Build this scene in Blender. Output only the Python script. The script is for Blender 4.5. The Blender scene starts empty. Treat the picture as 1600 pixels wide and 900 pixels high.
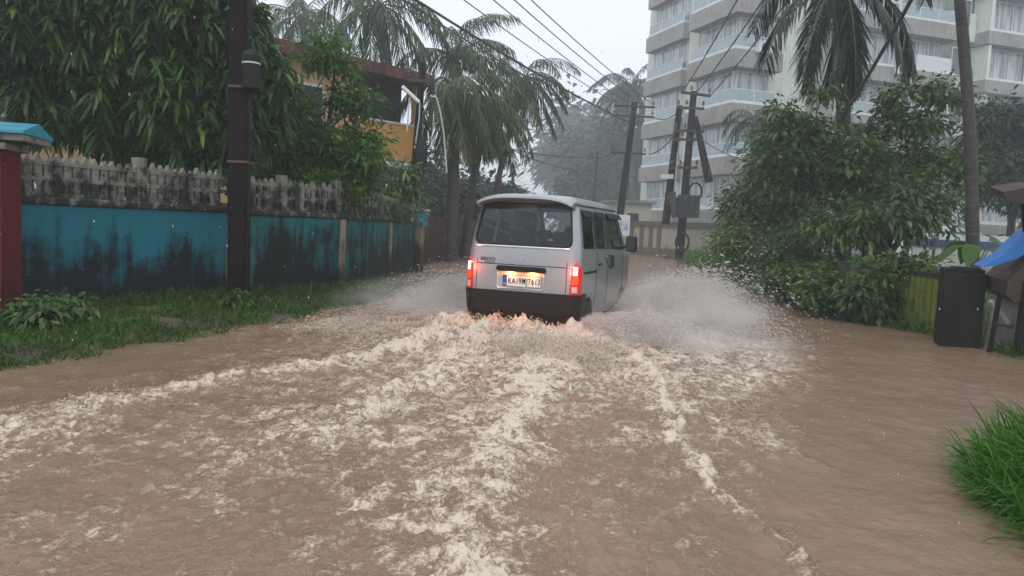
import bpy, math, random
import numpy as np
from mathutils import Vector, Matrix
R = math.radians
random.seed(7); rng = np.random.default_rng(11)
scene = bpy.context.scene
col = scene.collection

# ------------------------------------------------------------------ camera
CAMZ = 1.28; PITCH = R(4.69); ROLL = R(2.58); FPX = 1200.0
f_ = Vector((0, math.cos(PITCH), -math.sin(PITCH)))
r0 = Vector((1, 0, 0)); u0 = Vector((0, math.sin(PITCH), math.cos(PITCH)))
RR = math.cos(ROLL) * r0 + math.sin(ROLL) * u0
UU = math.cos(ROLL) * u0 - math.sin(ROLL) * r0
cam = bpy.data.cameras.new('camera'); camo = bpy.data.objects.new('camera', cam); col.objects.link(camo)
cam.sensor_width = 36; cam.lens = 36 * FPX / 1600; cam.clip_end = 2000; cam.clip_start = 0.05
m = Matrix((RR, UU, -f_)).transposed().to_4x4(); m.translation = Vector((0, 0, CAMZ)); camo.matrix_world = m
scene.camera = camo

# ------------------------------------------------------------------ light, sky, exposure
SUN_EL, SUN_AZ = R(58), R(200)
w = bpy.data.worlds.new('World'); scene.world = w; w.use_nodes = True
nt = w.node_tree; nt.nodes.clear()
sky = nt.nodes.new('ShaderNodeTexSky'); sky.sky_type = 'NISHITA'; sky.sun_disc = False
sky.sun_elevation = SUN_EL; sky.sun_rotation = SUN_AZ; sky.dust_density = 3.0; sky.air_density = 1.2
hsv = nt.nodes.new('ShaderNodeHueSaturation'); hsv.inputs['Saturation'].default_value = 0.28
mixo = nt.nodes.new('ShaderNodeMixRGB'); mixo.inputs[0].default_value = 0.8
mixo.inputs[2].default_value = (9.4, 10.1, 11.0, 1)      # even overcast cloud layer
bg = nt.nodes.new('ShaderNodeBackground'); bg.inputs['Strength'].default_value = 0.095
wo = nt.nodes.new('ShaderNodeOutputWorld')
nt.links.new(sky.outputs[0], hsv.inputs['Color']); nt.links.new(hsv.outputs[0], mixo.inputs[1])
nt.links.new(mixo.outputs[0], bg.inputs['Color']); nt.links.new(bg.outputs[0], wo.inputs['Surface'])
sun = bpy.data.lights.new('sun', 'SUN'); sun.energy = 0.6; sun.angle = R(25); sun.color = (1, .97, .93)
suno = bpy.data.objects.new('sun', sun); col.objects.link(suno)
sd = Vector((math.sin(SUN_AZ) * math.cos(SUN_EL), math.cos(SUN_AZ) * math.cos(SUN_EL), math.sin(SUN_EL)))
suno.rotation_euler = sd.to_track_quat('Z', 'Y').to_euler()
vs = scene.view_settings; vs.view_transform = 'Standard'; vs.look = 'None'; vs.exposure = EXPO = 0.40; vs.gamma = 1
scene.cycles.use_denoising = True
scene.cycles.volume_bounces = 4; scene.cycles.max_bounces = 10; scene.cycles.diffuse_bounces = 8; scene.cycles.transmission_bounces = 10; scene.cycles.transparent_max_bounces = 12
scene.cycles.sample_clamp_indirect = 4

# ------------------------------------------------------------------ pixel (of the 1600x900 photo) -> place in the world
def ray(px, py): return f_ * FPX + RR * (px - 800) - UU * (py - 450)
def P(px, py, d):
    v = ray(px, py); v = v * (d / v.y); return Vector((v.x, v.y, v.z + CAMZ))
def G(px, py, z=0.0):
    v = ray(px, py); t = (z - CAMZ) / v.z; return Vector((v.x * t, v.y * t, z))

# ------------------------------------------------------------------ materials
MATS = {}
def mat(name, base=(.5, .5, .5), rough=.6, metal=0.0, spec=.5, var=.0, vscale=3.0, base2=None, bump=0.0, bscale=20.0, emit=None, estr=0, coat=0.0, stretch=(1, 1, 1)):
    if name in MATS: return MATS[name]
    m = bpy.data.materials.new(name); m.use_nodes = True; MATS[name] = m
    n = m.node_tree.nodes; l = m.node_tree.links; b = n['Principled BSDF']
    b.inputs['Base Color'].default_value = (*base, 1); b.inputs['Roughness'].default_value = rough
    b.inputs['Metallic'].default_value = metal; b.inputs['Specular IOR Level'].default_value = spec
    b.inputs['Coat Weight'].default_value = coat; b.inputs['Coat Roughness'].default_value = .1
    tc = n.new('ShaderNodeTexCoord'); mp = n.new('ShaderNodeMapping'); l.new(tc.outputs['Object'], mp.inputs[0]); mp.inputs['Scale'].default_value = stretch
    if base2 is not None:
        t = n.new('ShaderNodeTexNoise'); t.inputs['Scale'].default_value = vscale; t.inputs['Detail'].default_value = 8; t.inputs['Roughness'].default_value = .65
        l.new(mp.outputs[0], t.inputs['Vector'])
        cr = n.new('ShaderNodeValToRGB'); cr.color_ramp.elements[0].position = .5 - var; cr.color_ramp.elements[1].position = .5 + var
        cr.color_ramp.elements[0].color = (*base, 1); cr.color_ramp.elements[1].color = (*base2, 1)
        l.new(t.outputs['Fac'], cr.inputs[0]); l.new(cr.outputs[0], b.inputs['Base Color'])
    if bump:
        t2 = n.new('ShaderNodeTexNoise'); t2.inputs['Scale'].default_value = bscale; t2.inputs['Detail'].default_value = 6
        l.new(mp.outputs[0], t2.inputs['Vector'])
        bu = n.new('ShaderNodeBump'); bu.inputs['Strength'].default_value = bump; bu.inputs['Distance'].default_value = .02
        l.new(t2.outputs['Fac'], bu.inputs['Height']); l.new(bu.outputs[0], b.inputs['Normal'])
    if emit: b.inputs['Emission Color'].default_value = (*emit, 1); b.inputs['Emission Strength'].default_value = estr
    return m

def leafmat(name, c1, c2, c3=None, rough=.4, trans=.35):
    if name in MATS: return MATS[name]
    m = bpy.data.materials.new(name); m.use_nodes = True; MATS[name] = m
    n = m.node_tree.nodes; l = m.node_tree.links; b = n['Principled BSDF']; out = n['Material Output']
    g = n.new('ShaderNodeNewGeometry'); cr = n.new('ShaderNodeValToRGB')
    cr.color_ramp.elements[0].color = (*c1, 1); cr.color_ramp.elements[1].color = (*c2, 1)
    if c3: e = cr.color_ramp.elements.new(.93); e.color = (*c2, 1); cr.color_ramp.elements[2].color = (*c3, 1)
    l.new(g.outputs['Random Per Island'], cr.inputs[0]); l.new(cr.outputs[0], b.inputs['Base Color'])
    b.inputs['Roughness'].default_value = rough; b.inputs['Specular IOR Level'].default_value = .35
    tr = n.new('ShaderNodeBsdfTranslucent'); l.new(cr.outputs[0], tr.inputs[0])
    mx = n.new('ShaderNodeMixShader'); mx.inputs[0].default_value = trans
    l.new(b.outputs[0], mx.inputs[1]); l.new(tr.outputs[0], mx.inputs[2]); l.new(mx.outputs[0], out.inputs['Surface'])
    return m

def wallmat(name, paint, mould, lo, hi, amount=.5, rough=.55, vs_=1.3, paint2=None):
    """painted plaster with black mould growing up from the ground and running down in streaks"""
    m = bpy.data.materials.new(name); m.use_nodes = True; MATS[name] = m
    n = m.node_tree.nodes; l = m.node_tree.links; b = n['Principled BSDF']
    def N(t, **k):
        x = n.new(t)
        for a, v in k.items(): x.inputs[a].default_value = v
        return x
    def MA(op, a, c=None):
        x = n.new('ShaderNodeMath'); x.operation = op; x.use_clamp = False
        for i, q in enumerate((a, c)):
            if q is None: continue
            if isinstance(q, (int, float)): x.inputs[i].default_value = q
            else: l.new(q, x.inputs[i])
        return x.outputs[0]
    g = n.new('ShaderNodeNewGeometry'); sp = n.new('ShaderNodeSeparateXYZ'); l.new(g.outputs['Position'], sp.inputs[0])
    big = N('ShaderNodeTexNoise', Scale=vs_, Detail=9.0, Roughness=.68); l.new(g.outputs['Position'], big.inputs['Vector'])
    mp = n.new('ShaderNodeMapping'); mp.inputs['Scale'].default_value = (1, 1, .14); l.new(g.outputs['Position'], mp.inputs[0])
    st = N('ShaderNodeTexNoise', Scale=6.0, Detail=7.0, Roughness=.6); l.new(mp.outputs[0], st.inputs['Vector'])
    mr = n.new('ShaderNodeMapRange'); l.new(sp.outputs[2], mr.inputs[0])
    mr.inputs[1].default_value = lo; mr.inputs[2].default_value = hi; mr.inputs[3].default_value = .42; mr.inputs[4].default_value = -.17; mr.clamp = True
    s = MA('ADD', MA('ADD', MA('MULTIPLY', MA('SUBTRACT', big.outputs[0], .5), 1.5), MA('MULTIPLY', MA('SUBTRACT', st.outputs[0], .5), 1.1)), mr.outputs[0])
    cr = n.new('ShaderNodeValToRGB'); l.new(s, cr.inputs[0])
    cr.color_ramp.elements[0].position = .0; cr.color_ramp.elements[0].color = (0, 0, 0, 1)
    cr.color_ramp.elements[1].position = .28; cr.color_ramp.elements[1].color = (amount,) * 3 + (1,)
    e = cr.color_ramp.elements.new(.1); e.color = (amount * .35,) * 3 + (1,)
    p2 = n.new('ShaderNodeMixRGB'); p2.inputs[1].default_value = (*paint, 1); p2.inputs[2].default_value = (*(paint2 or tuple(c * .72 for c in paint)), 1)
    l.new(st.outputs[0], p2.inputs[0])
    mx = n.new('ShaderNodeMixRGB'); l.new(cr.outputs[0], mx.inputs[0]); l.new(p2.outputs[0], mx.inputs[1]); mx.inputs[2].default_value = (*mould, 1)
    l.new(mx.outputs[0], b.inputs['Base Color']); b.inputs['Roughness'].default_value = rough + .15; b.inputs['Specular IOR Level'].default_value = .22
    bu = n.new('ShaderNodeBump'); bu.inputs['Strength'].default_value = .4; bu.inputs['Distance'].default_value = .02
    l.new(big.outputs[0], bu.inputs['Height']); l.new(bu.outputs[0], b.inputs['Normal'])
    return m

# ------------------------------------------------------------------ mesh helpers
def tag(o, label=None, cat=None, group=None, kind=None):
    if label: o['label'] = label
    if cat: o['category'] = cat
    if group: o['group'] = group
    if kind: o['kind'] = kind
    return o
def thing(name, label, cat, loc=(0, 0, 0), rz=0.0, group=None):
    o = bpy.data.objects.new(name, None); col.objects.link(o); o.location = loc; o.rotation_euler = (0, 0, rz)
    o.empty_display_size = .1
    return tag(o, label, cat, group)
def link(name, me, mt, parent=None, smooth=False, off=None):
    me.materials.append(mt)
    if off is not None: me.transform(Matrix.Translation(-Vector(off)))
    if smooth: me.shade_smooth()
    o = bpy.data.objects.new(name, me); col.objects.link(o)
    if parent: o.parent = parent
    return o
def wp(root): return Vector(root.location)          # offset for parts modelled in world coordinates
class MB:
    def __init__(s): s.v = []; s.f = []
    def add(s, vs, fs):
        k = len(s.v); s.v += [tuple(a) for a in vs]; s.f += [tuple(i + k for i in f) for f in fs]; return s
    def box(s, x0, x1, y0, y1, z0, z1, M=None):
        vs = [Vector((x, y, z)) for z in (z0, z1) for y in (y0, y1) for x in (x0, x1)]
        if M: vs = [M @ v for v in vs]
        return s.add(vs, [(0, 2, 3, 1), (4, 5, 7, 6), (0, 1, 5, 4), (2, 6, 7, 3), (0, 4, 6, 2), (1, 3, 7, 5)])
    def beam(s, a, b, w, h, up=(0, 0, 1)):
        a = Vector(a); b = Vector(b); d = (b - a).normalized(); x = d.cross(Vector(up)).normalized(); z = x.cross(d)
        vs = [p + x * i * w / 2 + z * j * h / 2 for p in (a, b) for i, j in ((-1, -1), (1, -1), (1, 1), (-1, 1))]
        return s.add(vs, [(0, 1, 2, 3), (7, 6, 5, 4), (0, 4, 5, 1), (1, 5, 6, 2), (2, 6, 7, 3), (3, 7, 4, 0)])
    def tube(s, pts, rad, n=8, cap=True):
        pts = [Vector(p) for p in pts]; N = len(pts); rad = rad if isinstance(rad, (list, tuple)) else [rad] * N
        vs = []; ref = None
        for i, p in enumerate(pts):
            d = (pts[min(i + 1, N - 1)] - pts[max(i - 1, 0)]).normalized()
            if ref is None: ref = Vector((0, 0, 1)) if abs(d.z) < .9 else Vector((1, 0, 0))
            x = d.cross(ref).normalized(); y = x.cross(d)
            if x.length < .1: x = Vector((1, 0, 0)); y = Vector((0, 1, 0))
            vs += [p + (x * math.cos(2 * math.pi * k / n) + y * math.sin(2 * math.pi * k / n)) * rad[i] for k in range(n)]
        fs = [(i * n + k, i * n + (k + 1) % n, (i + 1) * n + (k + 1) % n, (i + 1) * n + k) for i in range(N - 1) for k in range(n)]
        if cap: fs += [tuple(range(n))[::-1], tuple((N - 1) * n + k for k in range(n))]
        return s.add(vs, fs)
    def lathe(s, c, prof, n=16, M=None):
        c = Vector(c); vs = []
        for r, z in prof:
            for k in range(n):
                v = Vector((r * math.cos(2 * math.pi * k / n), r * math.sin(2 * math.pi * k / n), z))
                vs.append(c + (M @ v if M else v))
        fs = [(i * n + k, i * n + (k + 1) % n, (i + 1) * n + (k + 1) % n, (i + 1) * n + k) for i in range(len(prof) - 1) for k in range(n)]
        fs += [tuple(range(n))[::-1], tuple((len(prof) - 1) * n + k for k in range(n))]
        return s.add(vs, fs)
    def prism(s, outline, thick):
        """outline: list of 3D points (planar ring); thick: extrusion vector"""
        n = len(outline); t = Vector(thick); a = [Vector(p) for p in outline]
        return s.add(a + [p + t for p in a], [tuple(range(n))[::-1], tuple(range(n, 2 * n))] + [(i, (i + 1) % n, n + (i + 1) % n, n + i) for i in range(n)])
    def mesh(s, name='m'):
        me = bpy.data.meshes.new(name); me.from_pydata(s.v, [], s.f); me.update()
        import bmesh
        bm = bmesh.new(); bm.from_mesh(me); bmesh.ops.recalc_face_normals(bm, faces=bm.faces); bm.to_mesh(me); bm.free()
        return me
    def build(s, name, mt, parent=None, bevel=0.0, smooth=False, off=None):
        o = link(name, s.mesh(name), mt, parent, smooth, off)
        if bevel:
            b = o.modifiers.new('b', 'BEVEL'); b.width = bevel; b.segments = 2; b.limit_method = 'ANGLE'
        return o

def npmesh(name, V, F, mt, parent=None, smooth=False, off=None, attr=None):
    V = np.asarray(V, np.float32).reshape(-1, 3)
    if off is not None: V = V - np.array(off, np.float32)
    F = np.asarray(F, np.int32); k = F.shape[1]
    me = bpy.data.meshes.new(name)
    me.vertices.add(len(V)); me.vertices.foreach_set('co', V.ravel())
    me.loops.add(F.size); me.loops.foreach_set('vertex_index', F.ravel())
    me.polygons.add(len(F)); me.polygons.foreach_set('loop_start', np.arange(0, F.size, k, dtype=np.int32))
    try: me.polygons.foreach_set('loop_total', np.full(len(F), k, np.int32))
    except Exception: pass
    if attr:
        for an, av in attr.items():
            a = me.attributes.new(an, 'FLOAT', 'POINT'); a.data.foreach_set('value', np.asarray(av, np.float32).ravel())
    me.update(calc_edges=True); me.validate()
    return link(name, me, mt, parent, smooth)

def nrm(a): return a / np.maximum(np.linalg.norm(a, axis=-1, keepdims=True), 1e-6)
def leaf_geo(Pb, D, L, W, B, S=2, tip=.08, fold=0.0):
    """many leaves: base points, directions, lengths, widths, droop. Returns verts, quads."""
    Pb = np.asarray(Pb, float); n = len(Pb); D = nrm(np.asarray(D, float))
    L = np.broadcast_to(np.asarray(L, float), (n,)); W = np.broadcast_to(np.asarray(W, float), (n,)); B = np.broadcast_to(np.asarray(B, float), (n,))
    rnd = rng.normal(size=(n, 3)) * .35 + np.array([0, 0, 1.0])
    side = nrm(np.cross(D, rnd))
    vs = []
    for i in range(S + 1):
        t = i / S
        c = Pb + D * (L * t)[:, None]; c[:, 2] -= B * L * t * t
        wv = max(tip, math.sin(math.pi * min(.97, .12 + .86 * t)) ** .8) if 0 < i < S else (tip if i == S else .22)
        vs.append(np.stack([c - side * (W * wv / 2)[:, None], c + side * (W * wv / 2)[:, None]], 1))
    V = np.concatenate(vs, 1)      # n, 2(S+1), 3
    k = 2 * (S + 1)
    q = np.array([[2 * i, 2 * i + 1, 2 * i + 3, 2 * i + 2] for i in range(S)])
    F = (np.arange(n)[:, None, None] * k + q[None]).reshape(-1, 4)
    return V.reshape(-1, 3), F
def join_geo(gs):
    V = []; F = []; k = 0
    for v, f in gs: V.append(v); F.append(f + k); k += len(v)
    return np.concatenate(V), np.concatenate(F)

# gradient noise in numpy
_perm = rng.permutation(512); _perm = np.concatenate([_perm, _perm]); _ga = rng.uniform(0, 2 * np.pi, 512)
def perlin(x, y):
    xi = np.floor(x).astype(int); yi = np.floor(y).astype(int); xf = x - xi; yf = y - yi
    u = xf ** 3 * (xf * (xf * 6 - 15) + 10); v = yf ** 3 * (yf * (yf * 6 - 15) + 10)
    def g(ix, iy, dx, dy):
        h = _ga[_perm[(_perm[ix % 512] + iy) % 512]]; return np.cos(h) * dx + np.sin(h) * dy
    a = g(xi, yi, xf, yf); b = g(xi + 1, yi, xf - 1, yf); c = g(xi, yi + 1, xf, yf - 1); d = g(xi + 1, yi + 1, xf - 1, yf - 1)
    return (a + (b - a) * u) * (1 - v) + (c + (d - c) * u) * v
def fbm(x, y, o=4, gain=.5):
    s = 0; a = 1; 
    for i in range(o): s = s + a * perlin(x + 13.7 * i, y - 7.1 * i); x = x * 2.03; y = y * 2.03; a *= gain
    return s
def sstep(a, b, x): t = np.clip((x - a) / (b - a), 0, 1); return t * t * (3 - 2 * t)
# ------------------------------------------------------------------ ground (river bed, banks) as one sheet
LB = [(-30, -14), (-4, -8.5), (2, -6.2), (4.5, -4.7), (5.8, -3.95), (6.6, -3.6), (8.4, -3.05), (10.1, -2.55), (12.6, -2.1), (16, -2.3), (20, -2.5), (30, -3.0), (45, -3.2), (70, -2), (400, 2)]
RB = [(-30, 9), (-4, 7), (6, 6.1), (9, 6.0), (10.7, 6.0), (13, 5.15), (15, 5.3), (18.7, 5.8), (28, 7.0), (36, 7.6), (38, 7.2), (42, 6.4), (50, 6.4), (70, 6), (400, 12)]
def lbx(y): return np.interp(y, [a for a, b in LB], [b for a, b in LB])
def rbx(y): return np.interp(y, [a for a, b in RB], [b for a, b in RB])
def terr(x, y):
    dl = lbx(y) - x; dr = x - rbx(y)          # >0 : on the bank
    d = np.maximum(dl, dr) + .25 * fbm(x * .8, y * .8, 3)
    z = -.22 + .33 * sstep(-.7, .55, d) + .03 * fbm(x * 1.5, y * 1.5, 3)
    r = np.hypot(x - 3.85, (y - 3.1) * .8)      # near grass mound on the right
    z = np.maximum(z, -.22 + .48 * sstep(2.0, .8, r))
    # hillside behind
    z = z + 0 * x
    return z
def build_ground():
    ys = np.concatenate([np.arange(-30, 0, 1.5), np.arange(0, 30, .22), np.arange(30, 60, .8), np.arange(60, 400, 8)])
    xs = np.concatenate([np.arange(-200, -14, 8), np.arange(-14, 14, .22), np.arange(14, 200, 8)])
    X, Y = np.meshgrid(xs, ys); Z = terr(X, Y); nx = len(xs); ny = len(ys)
    i = np.arange(ny - 1)[:, None] * nx + np.arange(nx - 1)[None]
    F = np.stack([i, i + 1, i + nx + 1, i + nx], -1).reshape(-1, 4)
    mt = mat('wet_soil', (.08, .055, .035), .8, base2=(.05, .08, .03), var=.12, vscale=1.3, bump=.6, bscale=12)
    tag(npmesh('ground', np.stack([X, Y, Z], -1), F, mt, smooth=True), kind='structure')
build_ground()

# ------------------------------------------------------------------ the flood water with the wake of the van
VAN = Vector((.09, 9.45, -.2)); VYAW = R(18.3)
VH = Vector((math.sin(VYAW), math.cos(VYAW), 0)); VR = Vector((math.cos(VYAW), -math.sin(VYAW), 0))
def pl(pts): return np.array([[G(a, b).x, G(a, b).y] for a, b in pts])
def seg_dist(X, Y, poly):
    best = np.full(X.shape, 1e9); along = np.zeros(X.shape); sidev = np.zeros(X.shape); acc = 0
    for (ax, ay), (bx, by) in zip(poly[:-1], poly[1:]):
        dx, dy = bx - ax, by - ay; L2 = dx * dx + dy * dy
        t = np.clip(((X - ax) * dx + (Y - ay) * dy) / L2, 0, 1)
        ex = X - ax - t * dx; ey = Y - ay - t * dy; d = np.hypot(ex, ey); m_ = d < best
        best = np.where(m_, d, best); along = np.where(m_, acc + t * math.sqrt(L2), along)
        sidev = np.where(m_, np.sign(ex * dy - ey * dx) * d, sidev); acc += math.sqrt(L2)
    return best, along, sidev
# crest lines: (pixels, width m, height m, foam, wobble)
CREST = [
    ([(905, 520), (850, 590), (822, 640), (775, 720), (748, 790), (735, 860), (722, 960)], .20, .050, .72),
    ([(1000, 560), (1040, 620), (1062, 690), (1110, 752), (1180, 815), (1245, 885), (1290, 960)], .05, .035, 1.15),
    ([(735, 500), (640, 545), (520, 570), (360, 590), (230, 622), (120, 640), (0, 668)], .16, .05, .75),
    ([(760, 520), (650, 600), (520, 640), (420, 690), (380, 730)], .12, .03, .55),
    ([(690, 590), (560, 650), (480, 700)], .10, .02, .5),
    ([(120, 650), (70, 680), (10, 705)], .20, .02, .6),
    ([(640, 760), (560, 790), (470, 880)], .05, .012, .4),
    ([(1020, 590), (1150, 600), (1240, 560)], .35, .03, .35),
    ([(740, 500), (560, 497), (430, 512), (330, 530)], .12, .02, .3),
    ([(960, 600), (1180, 690), (1262, 720)], .12, .015, .35),
]
DENS = [(820, 520, .9), (700, 530, .8), (950, 540, .95), (1080, 530, .85), (1180, 550, .75), (640, 520, .6), (560, 540, .55), (500, 520, .25), (400, 530, .1),
        (820, 600, .75), (700, 600, .72), (600, 600, .6), (500, 600, .5), (400, 600, .42), (300, 600, .3), (150, 600, .1), (0, 620, .12), (930, 600, .6), (1050, 610, .62), (1150, 620, .5), (1250, 600, .2), (1330, 620, -.2),
        (180, 650, .45), (60, 680, .45), (300, 660, .32), (450, 660, .42), (600, 660, .55), (700, 670, .55), (800, 660, .55), (900, 660, .4), (1000, 660, .38), (1100, 670, .42), (1200, 690, .4), (1290, 700, -.2),
        (100, 760, .22), (250, 750, .26), (400, 740, .42), (550, 740, .46), (680, 750, .5), (850, 740, .28), (950, 740, .38), (1060, 740, .38), (1180, 770, .25), (1260, 790, -.2),
        (60, 850, .28), (200, 850, .22), (330, 860, .2), (480, 860, .26), (620, 830, .42), (700, 850, .6), (830, 840, .2), (950, 840, .28), (1080, 850, .18), (1200, 880, .05), (1300, 860, -.25),
        (1450, 700, -.3), (1400, 560, -.3), (1500, 850, -.3), (1300, 520, -.1), (1200, 500, .2), (200, 560, -.1), (50, 590, -.05), (300, 550, -.05), (700, 460, .3), (600, 480, .2), (1050, 440, .3), (1000, 420, -.1), (1120, 470, .3), (-200, 700, 0), (-200, 900, 0), (700, 1000, .3), (400, 1000, .1), (1100, 1000, .1), (850, 430, -.1), (1300, 450, -.2), (850, 395, -.2)]
def build_water():
    ys = [-2.5]
    while ys[-1] < 75: ys.append(ys[-1] + max(.011, .0046 * (abs(ys[-1]) + .4) if ys[-1] > 1 else .05))
    ys = np.array(ys); K = 900
    u = np.linspace(-1, 1, K)[None]; hw = (2.0 + .78 * np.maximum(ys, 0))[:, None]
    X = u * hw; Y = ys[:, None] + 0 * X; ny = len(ys)
    X = X + .12 * np.maximum(Y, 0) * .3
    foam = np.zeros_like(X); H = np.zeros_like(X)
    # density field, weights measured on the projected ground
    yy = np.maximum(Y, .9); A = X / yy; Bq = CAMZ / yy
    num = np.zeros_like(X); den = np.zeros_like(X) + 1e-9
    for px, py, dn in DENS:
        g = G(px, py); a0 = g.x / g.y; b0 = CAMZ / g.y
        wgt = np.exp(-(((A - a0) / .065) ** 2 + ((Bq - b0) / .038) ** 2)) + 1e-6
        num += wgt * dn; den += wgt
    dens = num / den
    dens = np.where(Y < 1.2, .1, dens)
    near = sstep(16, 9, Y) * sstep(.8, 2, Y) * .7 + .3
    wob = .07 * fbm(X * 2.2, Y * 1.6, 4) + .022 * fbm(X * 11, Y * 9, 3, .6) ; wob2 = .07 * fbm(X * 2.2 + 50, Y * 1.6 - 20, 4)
    ridge = np.zeros_like(X)
    for pts, wd, ht, fo in CREST:
        p = pl(pts); d, al, sv = seg_dist(X + wob * 1.6, Y + wob2 * 1.6, p)
        br = .65 + .7 * fbm(al * 2.3 + wd * 90, sv * 1.2, 3)
        prof = np.where(sv > 0, np.exp(-(d / (wd * 1.5)) ** 2), np.exp(-(d / (wd * .6)) ** 2))
        H += ht * prof * np.clip(br, .4, 1.4)
        ridge = np.maximum(ridge, fo * np.exp(-(d / wd) ** 2) * np.clip(br + .35, .55, 1.15))
    # churn: stretched across the run of the water, scale shrinks with foam density
    act = np.clip(dens + ridge * .7, 0, 1.3)
    n1 = fbm(X * 3.2, Y * 2.6, 5, .55); n2 = fbm(X * 9 + 5, Y * 8, 4, .55)
    rid = 1 - np.abs(perlin(X * 5.5 + .6 * n1, Y * 5.2)) * 2
    H += (.010 * near + .030 * act) * n1 + (.0045 * near + .021 * act) * n2 + .012 * act * rid
    # boil right behind the van
    bx_ = X - VAN.x; by_ = Y - VAN.y; al = bx_ * VH.x + by_ * VH.y; la = bx_ * VR.x + by_ * VR.y
    boil = np.exp(-((la - .05) / 1.1) ** 2) * sstep(-3.2, -.9, al) * sstep(.8, -.2, al)
    H += boil * (.03 + .13 * n1 + .12 * np.abs(n2) + .05 * rid)
    bow = np.exp(-((np.abs(la) - .95) / .22) ** 2) * sstep(-.6, .6, al) * sstep(4.6, 3.2, al)
    H += bow * (.06 + .06 * n1)
    under = (np.abs(la) < .66) & (al > .1) & (al < 3.5); H = np.where(under, np.minimum(H, .02), H)
    foam = dens + .09 * sstep(0, .2, dens) + ridge * .63 + boil * .1 + bow * .4
    n3 = fbm(X * 24, Y * 20, 3, .6); H += .010 * act * n3 + .03 * ridge * np.abs(n2) + .0012 * n3
    H = H + .012 * perlin(X * .5, Y * .35)
    edge = np.abs(u) > .999
    i = np.arange(ny - 1)[:, None] * K + np.arange(K - 1)[None]
    F = np.stack([i, i + 1, i + K + 1, i + K], -1).reshape(-1, 4)
    # ---- shader
    m = bpy.data.materials.new('flood_water'); m.use_nodes = True; n = m.node_tree.nodes; l = m.node_tree.links; b = n['Principled BSDF']
    at = n.new('ShaderNodeAttribute'); at.attribute_name = 'foam'
    g = n.new('ShaderNodeNewGeometry')
    def MA(op, a, c=None, e=None, cl=False):
        x = n.new('ShaderNodeMath'); x.operation = op; x.use_clamp = cl
        for k_, q in enumerate((a, c, e)):
            if q is None: continue
            if isinstance(q, (int, float)): x.inputs[k_].default_value = q
            else: l.new(q, x.inputs[k_])
        return x.outputs[0]
    def NZ(scale, det, rough, dist=0, sc=(1, 1, 1), loc=(0, 0, 0)):
        mp = n.new('ShaderNodeMapping'); mp.inputs['Scale'].default_value = sc; mp.inputs['Location'].default_value = loc; l.new(g.outputs['Position'], mp.inputs[0])
        x = n.new('ShaderNodeTexNoise'); x.inputs['Scale'].default_value = scale; x.inputs['Detail'].default_value = det; x.inputs['Roughness'].default_value = rough; x.inputs['Distortion'].default_value = dist
        l.new(mp.outputs[0], x.inputs['Vector']); return x.outputs['Fac']
    a1 = NZ(3.8, 10, .70, .9, (1, .7, 1)); a2 = NZ(12, 9, .68, 1.2, (1, .7, 1), (4, 2, 0)); a3 = NZ(60, 4, .6, .3)
    ri = MA('SUBTRACT', 1.0, MA('MULTIPLY', MA('ABSOLUTE', MA('SUBTRACT', a2, .5)), 7.0))       # thin filaments
    s = MA('ADD', MA('MULTIPLY', MA('SUBTRACT', a1, .5), 2.3), MA('MULTIPLY', MA('SUBTRACT', a2, .5), 3.0))
    s = MA('ADD', s, MA('MULTIPLY', MA('SUBTRACT', a3, .5), 1.5))
    s = MA('ADD', s, MA('MULTIPLY', ri, .13))
    s = MA('ADD', s, MA('MULTIPLY', at.outputs['Fac'], .92))
    fm = n.new('ShaderNodeMapRange'); fm.inputs[1].default_value = .32; fm.inputs[2].default_value = 1.12; l.new(s, fm.inputs[0])
    fac = fm.outputs[0]
    # silt colour
    cr = n.new('ShaderNodeValToRGB'); cr.color_ramp.elements[0].position = .3; cr.color_ramp.elements[1].position = .7
    cr.color_ramp.elements[0].color = (.20, .123, .080, 1); cr.color_ramp.elements[1].color = (.275, .178, .118, 1); l.new(NZ(.9, 5, .6), cr.inputs[0])
    fc = n.new('ShaderNodeValToRGB'); fc.color_ramp.elements[0].color = (.36, .245, .165, 1); fc.color_ramp.elements[1].color = (.66, .55, .44, 1); fc.color_ramp.elements[0].position = .15; fc.color_ramp.elements[1].position = .75
    lace = MA('ADD', MA('MULTIPLY', MA('SUBTRACT', NZ(34, 7, .7, 1.5, (1, .6, 1), (1, 7, 0)), .5), 2.2), fac); lace = MA('SUBTRACT', lace, .18); l.new(lace, fc.inputs[0])
    mx = n.new('ShaderNodeMixRGB'); l.new(MA('MULTIPLY', fac, MA('ADD', .62, MA('MULTIPLY', lace, .5)), cl=True), mx.inputs[0]); l.new(cr.outputs[0], mx.inputs[1]); l.new(fc.outputs[0], mx.inputs[2]); l.new(mx.outputs[0], b.inputs['Base Color'])
    rr = n.new('ShaderNodeMapRange'); rr.inputs[3].default_value = .13; rr.inputs[4].default_value = .6; l.new(fac, rr.inputs[0]); l.new(rr.outputs[0], b.inputs['Roughness'])
    b.inputs['Specular IOR Level'].default_value = .5
    b1 = n.new('ShaderNodeBump'); b1.inputs['Strength'].default_value = .5; b1.inputs['Distance'].default_value = .02; l.new(MA('ADD', MA('MULTIPLY', fac, .9), MA('MULTIPLY', a3, .5)), b1.inputs['Height'])
    b2 = n.new('ShaderNodeBump'); b2.inputs['Strength'].default_value = .65; b2.inputs['Distance'].default_value = .012; l.new(NZ(26, 6, .6, .4), b2.inputs['Height']); l.new(b1.outputs[0], b2.inputs['Normal'])
    l.new(b2.outputs[0], b.inputs['Normal'])
    tag(npmesh('water', np.stack([X, Y, H], -1), F, m, smooth=True, attr={'foam': foam}), kind='structure')
    return m
WATER_MAT = build_water()
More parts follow.
